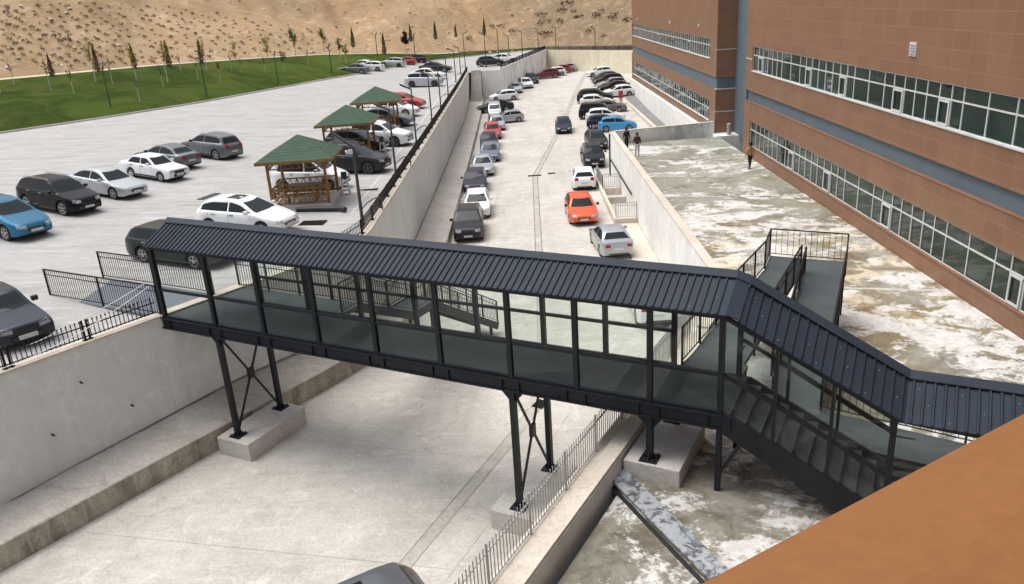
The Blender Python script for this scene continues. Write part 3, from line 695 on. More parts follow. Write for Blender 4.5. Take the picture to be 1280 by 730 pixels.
spear_fence('spear_fence', wo[3:], 'long black spear topped fence on the grey wall beyond the footbridge')
spear_fence('spear_fence', offs(WALL2, .18), 'black fence on the mottled wall beyond the concrete steps', 4.9, .7, 2.6)
spear_fence('spear_fence', offs([END[0], END[1]], .18), 'black fence on top of the cream end wall', 4.82, .7, 3.0)

# ------------------------------------------------------------------ building with terracotta cladding
bl = empty('hospital_building', (15.46, 40, 2.5), label='large terracotta clad building with long ribbon windows on the right', cat='building')
def B(*a): return a
def bx(name, x0, x1, y0, y1, z0, z1, mat, parent=bl):
    g = MB(); g.box(x0 - 15.46, x1 - 15.46, y0 - 40, y1 - 40, z0 - 2.5, z1 - 2.5); return g.build(name, mat, parent)
Y0, Y1, YF0, YF1, XF = -14, 55.8, 64.15, 112, 15.46
WT, WB, LT, LB = 9.76, 8.18, 4.92, 3.24
# main block
bx('upper_cladding', XF, 30, Y0, Y1, WT, 26, 'clad'); bx('middle_cladding', XF, 30, Y0, Y1, 6.88, WB, 'clad')
bx('middle_cladding', XF + .0, 30, Y0, Y1, LT, 6.14, 'clad'); bx('blue_band', XF + .16, 30, Y0, Y1 - .2, 6.14, 6.88, 'blue')
bx('base_cladding', XF - .0, 30, Y0, Y1, 2.2, LB, 'clad'); bx('wall_end', XF, 30, 54.3, Y1, WB, WT, 'clad'); bx('wall_end', XF, 30, 54.25, Y1, LB, LT, 'clad')
bx('ledge_flashing', XF - .03, XF + .4, Y0, Y1, 6.14, 6.17, 'clad'); bx('sill', XF - .05, XF + .1, Y0, 54.3, WB - .02, WB + .04, 'white_frame'); bx('sill', XF - .05, XF + .1, Y0, 54.25, LB - .02, LB + .03, 'clad')
bx('white_trim', XF - .012, XF + .1, 54.35, Y1, 8.9, 8.96, 'white_frame')
# recess and far block
bx('recess_wall', 17.0, 30, Y1 - .1, YF0 + .1, 2.3, 26, 'blue')
bx('recess_return', 15.5, 17.0, Y1 - .25, Y1 + .02, 2.3, 26, 'blue')
bx('upper_cladding', XF, 30, YF0, YF1, WT, 26, 'clad'); bx('middle_cladding', XF, 30, YF0, YF1, 6.88, WB, 'clad'); bx('middle_cladding', XF, 30, YF0, YF1, LT, 5.95, 'clad')
bx('blue_band', XF + .1, 30, YF0 + .1, YF1 - .1, 5.95, 6.88, 'blue'); bx('lower_cladding', XF, 30, YF0 + 2.3, YF1, 2.55, LB, 'clad')
bx('wall_end', XF, 30, YF0, 66.3, WB, WT, 'clad'); bx('wall_end', XF, 30, YF0, 66.3, 2.3, LT, 'clad'); bx('wall_end', XF, 30, 111.3, YF1, WB, WT, 'clad'); bx('wall_end', XF, 30, 111.3, YF1, LB, LT, 'clad')
for z in (8.95, 5.95, 4.2): bx('white_trim', XF - .01, 17.0, YF0 - .012, YF0 + .3, z, z + .06, 'white_frame')
bx('sill', XF - .05, XF + .1, 66.3, 111.3, WB - .02, WB + .04, 'white_frame'); bx('sill', XF - .05, XF + .1, 66.3, 111.3, LB - .02, LB + .04, 'white_frame')
bx('white_plinth', XF - .3, 30, 62.5, YF1, -1.0, 2.55, 'white_wall')
bx('lobby_box', XF - 1.9, XF + .4, 64.3, 66.4, 2.3, 3.12, 'white_wall')

def ribbon_window(ya, yb, zb, zt, ztr, cuts, sashes, name='ribbon_window', fr='white_frame'):
    g = MB(); x = XF + .06; fw = .027
    def F(y0, y1, z0, z1, d=.0): g.box(x - 15.46 - d, x + .07 - 15.46, y0 - 40, y1 - 40, z0 - 2.5, z1 - 2.5)
    ys = sorted([ya, yb] + cuts)
    F(ya, yb, zb, zb + .06, .002); F(ya, yb, zt - .05, zt, .002); F(ya, yb, ztr - fw, ztr + fw, .004)
    for y in ys: F(y - fw, y + fw, zb + .06, zt - .05)
    o = g.build(name, fr, bl)
    g = MB(); rg = random.Random(int(ya * 7 + zb * 13))
    for a, b in zip(ys, ys[1:]):
        for z0, z1 in ((zb, ztr), (ztr, zt)):
            t1, t2 = rg.uniform(-.012, .012), rg.uniform(-.008, .008); xx = x + .035 - 15.46
            q = [(xx + t1 + t2, a - 40, z0 - 2.5), (xx - t1 + t2, b - 40, z0 - 2.5), (xx - t1 - t2, b - 40, z1 - 2.5), (xx + t1 - t2, a - 40, z1 - 2.5)]
            g.add(q + [(c[0] + .01, c[1], c[2]) for c in q], [(0, 1, 2, 3), (7, 6, 5, 4)])
    g.box(x + .07 - 15.46, x + .08 - 15.46, ya - 40, yb - 40, zb - 2.5, zt - 2.5)
    g.build('glass', 'facade_glass', o)
    for a, b, op in sashes:
        g = MB(); d = .03
        for q in ((a, a + .075, zb + .06, ztr - .04), (b - .075, b, zb + .06, ztr - .04), (a + .075, b - .075, zb + .06, zb + .15), (a + .075, b - .075, ztr - .12, ztr - .04)):
            g.box(x - d - .012 - 15.46, x - 15.46 - .004, q[0] - 40, q[1] - 40, q[2] - 2.5, q[3] - 2.5)
        s = g.build('opening_sash', fr, o)
    return o
up = [42.44, 41.43, 40.49, 39.54, 38.69, 37.82, 36.21, 34.65, 33.76, 32.81, 31.91, 30.96, 30.02, 29.16, 28.35, 26.79, 25.2, 24.3, 23.4, 22.5, 20.9, 19.3, 17.7, 16, 14.4, 12, 10, 8]
up += [43.4, 44.3, 45.25, 46.8, 48.4, 49.3, 50.2, 51.15, 52.1, 53.1]
lo = [40.67, 39.7, 38.83, 37.91, 36.29, 34.65, 33.7, 32.79, 31.93, 31.0, 30.08, 29.21, 28.3, 26.74, 25.11, 24.22, 23.45, 22.5, 21.6, 20, 18.4, 16.8, 15, 13, 11, 9]
lo += [41.6, 42.5, 43.45, 44.4, 45.3, 46.9, 48.4, 49.3, 50.2, 51.1, 52, 53]
ribbon_window(5, 54.3, WB, WT, 9.2, up, [(38.72, 39.5, 0), (32.85, 33.72, 0), (29.2, 29.98, 1), (43.45, 44.25, 0), (52.15, 53.05, 0)])
ribbon_window(5, 54.25, LB, LT, 4.35, lo, [(23.5, 24.18, 0), (32.82, 33.66, 1), (39.75, 40.6, 0), (45.35, 46.2, 0)])
cuts = [66.3 + .9 * k for k in range(1, 50)]
ribbon_window(66.3, 111.3, WB, WT, 9.2, cuts, [(74.4, 75.3, 0), (90.6, 91.5, 0)]); ribbon_window(66.3, 111.3, LB, LT, 4.2, cuts, [])
# wall vent with louvres
v = MB(); v.box(-.06, 0, -.27, .27, -.26, .26)
vent = v.build('wall_vent', 'white_frame'); vent.location = (XF, 32.26, 10.79); tag(vent, 'small white louvred vent on the upper terracotta wall', 'vent')
for k in range(4):
    g = MB(); g.box(-.085, -.061, -.22, .22, -.2 + k * .11, -.15 + k * .11); g.build('slat', 'galv', vent)
for y, z, l in ((70.3, 10.6, 'nearest of three tiny white wall lights on the far block'), (83.6, 10.55, 'middle of three tiny white wall lights on the far block'), (106, 10.4, 'farthest of three tiny white wall lights on the far block')):
    g = MB(); g.box(-.14, 0, -.12, .12, -.14, .14); g.box(-.18, -.139, -.07, .07, -.09, .09); o = g.build('wall_light', 'white_frame'); o.location = (XF, y, z); tag(o, l, 'wall light', 'lights on the far block')

# the brown ledge in the foreground belongs to the photographer's building
nb = empty('near_building', (.545, 2.375, 0), R(30.8), label='copper brown parapet ledge crossing the lower right corner', cat='building')
g = MB(); g.add([(-14, 0, 11.42), (26, 0, 11.42), (26, -.5, 11.54), (-14, -.5, 11.54), (26, -6, 11.50), (-14, -6, 11.50), (-14, 0, 11.2), (26, 0, 11.2), (26, -6, 11.2), (-14, -6, 11.2)],
    [(0, 1, 2, 3), (3, 2, 4, 5), (6, 7, 1, 0), (9, 8, 7, 6), (1, 7, 8, 4, 2), (0, 3, 5, 9, 6), (5, 4, 8, 9)])
g.v = [(a, b, c - (.0 if c > 11.3 else 0)) for a, b, c in g.v]
o = g.build('ledge', 'ledge', nb); bv = o.modifiers.new('edge', 'BEVEL'); bv.width = .015; bv.segments = 2
g = MB(); g.box(-14, 26, -6, -.25, 2.0, 11.19); g.build('wall', 'clad', nb)
g = MB(); g.box(6.3, 6.31, -6, -.001, 11.45, 11.46)

# ------------------------------------------------------------------ cars
KINDS = dict(
    sedan=dict(L=4.6, W=1.79, H=1.45, wb=2.65, fo=.9, wr=.325, top=[(0, .60), (.12, .70), (.9, .86), (1.25, .93), (2.0, 1.34), (2.45, 1.44), (3.1, 1.43), (3.55, 1.33), (4.05, 1.03), (4.52, .98), (4.6, .80)], belt=(.88, .96), glass=(1.32, 1.98), rear=(3.62, 4.05), side=(1.5, 3.92), b=2.62, rin=.24),
    hatch=dict(L=4.2, W=1.78, H=1.49, wb=2.58, fo=.85, wr=.325, top=[(0, .60), (.12, .72), (.8, .90), (1.1, .98), (1.85, 1.38), (2.3, 1.48), (3.2, 1.47), (3.7, 1.38), (4.02, 1.02), (4.15, .92), (4.2, .70)], belt=(.92, 1.02), glass=(1.16, 1.84), rear=(3.74, 4.0), side=(1.3, 3.78), b=2.42, rin=.24),
    suv=dict(L=4.45, W=1.84, H=1.66, wb=2.67, fo=.88, wr=.36, top=[(0, .70), (.12, .86), (.85, 1.03), (1.15, 1.10), (1.85, 1.55), (2.3, 1.65), (3.5, 1.63), (3.95, 1.54), (4.25, 1.12), (4.4, 1.02), (4.45, .76)], belt=(1.02, 1.14), glass=(1.22, 1.84), rear=(3.98, 4.24), side=(1.35, 4.0), b=2.5, rin=.23),
    wagon=dict(L=4.55, W=1.76, H=1.45, wb=2.65, fo=.9, wr=.32, top=[(0, .60), (.1, .72), (.95, .86), (1.28, .94), (1.95, 1.34), (2.4, 1.43), (3.8, 1.41), (4.15, 1.33), (4.4, .98), (4.52, .9), (4.55, .7)], belt=(.9, .96), glass=(1.34, 1.94), rear=(4.17, 4.38), side=(1.5, 4.2), b=2.6, rin=.22),
    old=dict(L=4.15, W=1.64, H=1.40, wb=2.42, fo=.75, wr=.29, top=[(0, .74), (.06, .80), (1.1, .92), (1.2, .93), (1.8, 1.34), (2.0, 1.39), (2.95, 1.38), (3.1, 1.34), (3.45, .97), (4.08, .93), (4.15, .86)], belt=(.88, .93), glass=(1.24, 1.78), rear=(3.12, 3.42), side=(1.4, 3.36), b=2.33, rin=.15),
    van=dict(L=3.95, W=1.72, H=1.74, wb=2.51, fo=.78, wr=.32, top=[(0, .66), (.12, .80), (.75, 1.02), (.95, 1.12), (1.55, 1.62), (1.85, 1.71), (3.6, 1.72), (3.8, 1.66), (3.9, 1.1), (3.93, .9), (3.95, .7)], belt=(1.02, 1.05), glass=(1.0, 1.54), rear=(3.82, 3.9), side=(1.15, 3.5), b=2.0, rin=.1),
    mpv=dict(L=4.5, W=1.85, H=1.8, wb=2.75, fo=.85, wr=.33, top=[(0, .7), (.12, .84), (.7, 1.05), (.95, 1.15), (1.7, 1.68), (2.1, 1.78), (4.0, 1.78), (4.25, 1.68), (4.4, 1.15), (4.47, .95), (4.5, .7)], belt=(1.05, 1.12), glass=(1.0, 1.68), rear=(4.27, 4.42), side=(1.2, 4.15), b=2.4, rin=.12))
def car_parts(kind):
    K = KINDS[kind]; L, W = K['L'], K['W']; hw = W / 2; zg = .2; wr = K['wr']; ra = wr + .055; f1 = K['fo']; f2 = f1 + K['wb']; H = K['H']
    def top(s):
        return sum(interp(min(max(s + d, 0), L), K['top']) for d in (-.08, -.03, .03, .08)) / 4 if .12 < s < L - .1 else interp(s, K['top'])
    def belt(s): return min(lerp(K['belt'][0], K['belt'][1], s / L), top(s) - .045)
    def plan(s):
        r = .26 if kind != 'old' else .07
        a = max(0, 1 - s / .75); b = max(0, 1 - (L - s) / .6)
        return hw * (1 - r * a * a - (r * .7) * b * b)
    def zlow(s):
        z = zg
        for f in (f1, f2):
            d = abs(s - f)
            if d < ra: z = max(z, wr + math.sqrt(ra * ra - d * d))
        e = max(0, 1 - s / .25, 1 - (L - s) / .25); return max(z, zg + .1 * e)
    ss = [0, .03, .08] + [L * i / 46 for i in range(1, 46)] + [L - .08, L - .03, L]
    for f in (f1, f2): ss += [f - ra - .004, f - ra + .002, f + ra - .002, f + ra + .004] + [f + ra * math.cos(k * math.pi / 10) for k in range(1, 10)]
    ss = sorted(set(round(min(max(x, 0), L), 3) for x in ss)); rin = K['rin']
    g = MB(); rows = []
    for s in ss:
        w = plan(s); t = top(s); b = belt(s); zl = zlow(s); gh = min(1, max(0, (t - b - .045) / (H - K['belt'][0] - .05))); bb = max(b, zl + .1)
        wr_ = w - .05 - rin * gh - .02; crown = .045 * (1 if gh > .2 else .7)
        m1 = max(zl + .03, lerp(zl, bb, .25)); m2 = lerp(max(zl, .45), bb, .55)
        half = [(w - .30, zl), (w - .05, zl), (w - .012, zl + .03), (w, m1), (w + .004, m2), (w - .012, bb - .03), (w - .035, bb), (w - .06, bb + .015 * (1 if gh > .02 else .2)), (lerp(w - .06, wr_, .5), lerp(bb + .015, t - crown, .5) if gh > .02 else lerp(bb, t - crown * .6, .5)), (wr_, t - crown), (wr_ * .86, t - crown * .35), (wr_ * .5, t - .008), (0, t)]
        x = L / 2 - s; rows.append([(x, -y, z) for y, z in half] + [(x, y, z) for y, z in half[::-1][1:]])
    g.grid(rows); n = len(rows[0]); k = len(rows)
    g.add(rows[0], [tuple(range(n))]); g.add(rows[-1], [tuple(range(n))[::-1]])
    g.add([p for r in rows for p in (r[0], r[-1])], [(2 * i, 2 * i + 2, 2 * i + 3, 2 * i + 1) for i in range(k - 1)], 1)
    cols = n - 1
    for i in range((k - 1) * cols):
        c = i % cols
        if c in (0, cols - 1): g.m[i] = 1
    body = g.mesh(kind + '_body', [P['white'], M['trim']], True, 38)
    # weld for smooth shading
    bm = bmesh.new(); bm.from_mesh(body); bmesh.ops.remove_doubles(bm, verts=bm.verts, dist=.0008); bmesh.ops.recalc_face_normals(bm, faces=bm.faces)
    bv = BVHTree.FromBMesh(bm); bm.to_mesh(body); bm.free(); body.set_sharp_from_angle(angle=R(38))
    def patch(fn, nu, nv, off=.007, th=.02):
        """fn(u, v) -> (origin, direction); a thin shell pressed onto the body"""
        a, b_ = [], []
        for i in range(nu + 1):
            r1, r2 = [], []
            for j in range(nv + 1):
                o, d = fn(i / nu, j / nv); o = Vector(o); d = Vector(d).normalized(); h = bv.ray_cast(o, d)
                q = h[0] if h[0] else o + d; r1.append(q - d * off); r2.append(q + d * th)
            a.append(r1); b_.append(r2)
        m = MB(); m.grid(a); e = [a[0][:], [r[-1] for r in a], a[-1][::-1], [r[0] for r in a][::-1]]; f = [b_[0][:], [r[-1] for r in b_], b_[-1][::-1], [r[0] for r in b_][::-1]]
        for p, q in zip(e, f): m.grid([p, q])
        return m
    def X(s): return L / 2 - s
    out = [('body', body, None)]
    def part(name, m, mat, smooth=True): out.append((name, m.mesh(kind + '_' + name, [mat], smooth, 50), None)) if isinstance(m, MB) else None
    a, b = K['glass']
    def fw(u, v):
        s = lerp(a, b, v); g_ = max(.01, top(s) - belt(s)) ; y = (u * 2 - 1) * (lerp(hw - .19, hw - rin - .15, v)); s2 = s + .10 * (1 - abs(u * 2 - 1) ** 2) * -1 + .05
        return ((X(s2) + .4, y, top(s) + .8), (-.45, 0, -1))
    part('windscreen', patch(fw, 8, 5), M['car_glass'])
    a2, b2 = K['rear']
    def rw(u, v):
        s = lerp(a2, b2, v); z = interp(s, K['top']); y = (u * 2 - 1) * (lerp(hw - rin - .16, hw - .2, v) if kind not in ('van', 'mpv') else hw - .28)
        return ((X(s) - .8, y, z + (.55 if b2 - a2 > .2 else .22)), (1, 0, -.68 if b2 - a2 > .2 else -.3))
    part('rear_window', patch(rw, 8, 5), M['car_glass'])
    sa, sb = K['side']
    def sidew(s0, s1, sg, lean0=0, lean1=0):
        def f(u, v):
            s = lerp(s0 + lean0 * v, s1 - lean1 * v, u); zb = belt(s) + .045; zt = min(top(s) - .105, H - .125); zt = max(zt, zb + .01)
            return ((X(s), sg * 2, lerp(zb, zt, v)), (0, -sg, 0))
        return patch(f, 8, 4)
    B_ = K['b']
    for sg in (-1, 1):
        part('side_window', sidew(sa, B_ - .03, sg), M['car_glass']); part('side_window', sidew(B_ + .04, sb, sg, 0, .12 if kind in ('van', 'mpv', 'suv', 'wagon') else .05), M['car_glass'])
        # lamps
        zt = K['top'][1][1] - .05
        part('headlight', patch(lambda u, v: ((L / 2 + 1, sg * lerp(hw * .45, hw * .84, u), lerp(zt - .15 + .03 * u, zt - .01 + .05 * u, v)), (-1, 0, 0)), 5, 3), M['lamp_clear'])
        zr = interp(L - .05, K['top']) - .02
        lo_, hi_ = (zr - .18, zr - .02) if kind in ('sedan', 'old') else (zr - .12, zr + .1)
        part('taillight', patch(lambda u, v: ((-L / 2 - 1, sg * lerp(hw * .5, hw * .86, u), lerp(lo_ if kind not in ('van', 'mpv') else .75, hi_ if kind not in ('van', 'mpv') else 1.1, v)), (1, 0, 0)), 5, 3), M['lamp_red'])
        m = MB(); m.box(X(sa + .12) - .07, X(sa + .12) + .07, sg * (hw + .02) - .0, sg * (hw + .19), K['belt'][0] + .05, K['belt'][0] + .19)
        me = m.mesh(kind + '_mirror', [M['trim']]); out.append(('mirror', me, None))
    lw = hw * (.62 if kind != 'old' else .5)
    part('grille', patch(lambda u, v: ((L / 2 + 1, lerp(-hw * .44, hw * .44, u), lerp(zt - .24, zt - .05, v)), (-1, 0, 0)), 6, 2), M['trim'])
    part('front_bumper', patch(lambda u, v: ((L / 2 + 1, lerp(-lw, lw, u), lerp(.24, zt - .33 if kind != 'old' else .48, v)), (-1, 0, 0)), 8, 2, .01 if kind != 'old' else .06), M['trim'])
    part('rear_bumper', patch(lambda u, v: ((-L / 2 - 1, lerp(-lw, lw, u), lerp(.24, .38 if kind != 'old' else .48, v)), (1, 0, 0)), 8, 2, .01 if kind != 'old' else .06), M['trim'])
    part('number_plate', patch(lambda u, v: ((L / 2 + 1, lerp(-.26, .26, u), lerp(.38, .49, v)), (-1, 0, 0)), 2, 1, .025 if kind != 'old' else .08), M['plate'])
    part('number_plate', patch(lambda u, v: ((-L / 2 - 1, lerp(-.26, .26, u), lerp(.55, .66, v)), (1, 0, 0)), 2, 1, .02 if kind != 'old' else .05), M['plate'])
    if kind == 'suv':
        for sg in (-1, 1):
            m = MB(); m.tube([(X(1.95), sg * (hw - rin - .1), H - .06), (X(2.2), sg * (hw - rin - .08), H + .01), (X(3.6), sg * (hw - rin - .08), H + .01), (X(3.9), sg * (hw - rin - .1), H - .08)], .018, 6); out.append(('roof_rail', m.mesh('roof_rail', [M['rim']], True), None))
    if kind in ('suv', 'old', 'van'):
        for sg in (-1, 1):
            m = patch(lambda u, v: ((X(lerp(f1 + ra + .03, f2 - ra - .03, u)), sg * 2, lerp(.24, .36 if kind != 'old' else .33, v)), (0, -sg, 0)), 4, 1, .012); out.append(('side_trim', m.mesh('side_trim', [M['trim']], True), None))
    for sg in (-1, 1):
        m = patch(lambda u, v: ((X(lerp(B_ - .02, B_ + .0, u)), sg * 2, lerp(.3, belt(B_) - .04, v)), (0, -sg, 0)), 1, 4, .002); out.append(('door_seam', m.mesh('door_seam', [M['trim']], True), None))
    for sg in (-1, 1):
        for s0 in (B_ - .28, B_ + .62):
            if s0 < sb - .1:
                m = patch(lambda u, v: ((X(s0 + .2 * u), sg * 2, belt(s0) - .10 + .035 * v), (0, -sg, 0)), 2, 1, .03); out.append(('door_handle', m.mesh('door_handle', [M['rim' if kind != 'old' else 'trim']], True), None))
        m = patch(lambda u, v: ((X(lerp(.2, a - .06, u)), sg * (hw - .27 + .012 * v), 3), (0, 0, -1)), 6, 1, .003); out.append(('door_seam', m.mesh('bonnet_seam', [M['trim']], True), None))
        q0 = B_ + .98
        if q0 < f2 - ra * .2 + .3 and kind not in ('van',):
            m = patch(lambda u, v: ((X(lerp(q0 - .012, q0, u)), sg * 2, lerp(wr + ra + .03, belt(q0) - .03, v)), (0, -sg, 0)), 1, 3, .003); out.append(('door_seam', m.mesh('door_seam', [M['trim']], True), None))
    m = patch(lambda u, v: ((X(lerp(a - .05, a + .045, v)), lerp(-hw + .24, hw - .24, u), 3), (0, 0, -1)), 8, 2, .004); out.append(('cowl', m.mesh('cowl', [M['trim']], True), None))
    if kind == 'hatch':
        m = patch(lambda u, v: ((X(lerp(2.15, 2.78, u)), lerp(-.36, .36, v), 3), (0, 0, -1)), 3, 3, .006); out.append(('sunroof', m.mesh('sunroof', [M['car_glass']], True), None))
    # wheel
    m = MB(); n = 22
    prof = [(wr - .1, -.095), (wr - .02, -.105), (wr, -.075), (wr, .075), (wr - .02, .105), (wr - .1, .095), (wr - .12, .05)]
    m.grid([[(math.cos(2 * math.pi * i / n) * r, y, math.sin(2 * math.pi * i / n) * r) for r, y in prof] for i in range(n + 1)])
    tyre = m.mesh(kind + '_tyre', [M['tyre']], True, 40)
    m = MB(); r = wr - .105; c = [(0, .03, 0)]
    m.add([(0, .035, 0)] + [(math.cos(2 * math.pi * i / 24) * r, .035, math.sin(2 * math.pi * i / 24) * r) for i in range(24)], [(0, i + 1, (i + 1) % 24 + 1) for i in range(24)], 1)
    m.grid([[(math.cos(2 * math.pi * i / 24) * q, y, math.sin(2 * math.pi * i / 24) * q) for q, y in ((r, .03), (r + .004, .096), (r - .03, .09), (r - .035, .05))] for i in range(25)])
    for i in range(5):
        a_ = 2 * math.pi * i / 5 + .3; ca, sa_ = math.cos(a_), math.sin(a_)
        m.bar((ca * .03, .075, sa_ * .03), (ca * (r - .02), .08, sa_ * (r - .02)), .07, .035, (0, 1, 0))
    m.tube([(0, .05, 0), (0, .095, 0)], .05, 10)
    rim = m.mesh(kind + '_rim', [M['rim'], M['trim']])
    wheels = [(X(f1), -1), (X(f1), 1), (X(f2), -1), (X(f2), 1)]
    return out, tyre, rim, wheels, hw, wr
CACHE = {}
def car_root(kind, name, x, y, az, sc, zf, near=True, rimmat=None, pitch=None):
    if kind not in CACHE: CACHE[kind] = car_parts(kind)
    parts, tyre, rim, wheels, hw, wr = CACHE[kind]; a = R(az); c, s = math.cos(a), math.sin(a); h = 1.2
    zx = (zf(x + c * h, y + s * h) - zf(x - c * h, y - s * h)) / (2 * h); zy = (zf(x - s * .7, y + c * .7) - zf(x + s * .7, y - c * .7)) / 1.4
    fx = Vector((c, s, zx)).normalized(); fy = Vector((-s, c, zy)); fz = fx.cross(fy).normalized(); fy = fz.cross(fx)
    o = bpy.data.objects.new(name, None); C.objects.link(o)
    o.matrix_world = Matrix.Translation((x, y, zf(x, y) + .003)) @ Matrix((fx, fy, fz)).transposed().to_4x4() @ Matrix.Scale(sc, 4)
    return o
def fill_car(o, kind, paintname, near, rimmat='rim', sun=False):
    parts, tyre, rim, wheels, hw, wr = CACHE[kind]
    for nm, me, _ in parts:
        if nm == 'sunroof' and not sun: continue
        if not near and nm in ('door_seam', 'door_handle', 'cowl', 'mirror', 'side_trim', 'roof_rail', 'rear_bumper'): continue
        p = link(nm, me, o)
        if nm == 'body' : p.material_slots[0].link = 'OBJECT'; p.material_slots[0].material = P[paintname]
        if nm == 'mirror' and paintname in ('white', 'silver', 'pale_silver') : p.material_slots[0].link = 'OBJECT'; p.material_slots[0].material = P[paintname]
    for x, sg in wheels:
        w = link('wheel', tyre, o); w.location = (x, sg * (hw - .125), wr)
        q = link('rim', rim, w)
        if rimmat != 'rim': q.material_slots[0].link = 'OBJECT'; q.material_slots[0].material = M[rimmat]
        if sg < 0: w.rotation_euler = (0, 0, math.pi)
GROUPS = dict(L='cars in the left row of the upper lot', G='cars parked behind the gazebos', F='cars far back in the upper lot', N='cars near the footbridge in the upper lot', A='cars parked along the left side of the lane', R='cars along the right side of the lane', B='cars in the right row behind the terrace corner', E='cars in the far right cluster', M=None, U=None, X=None)
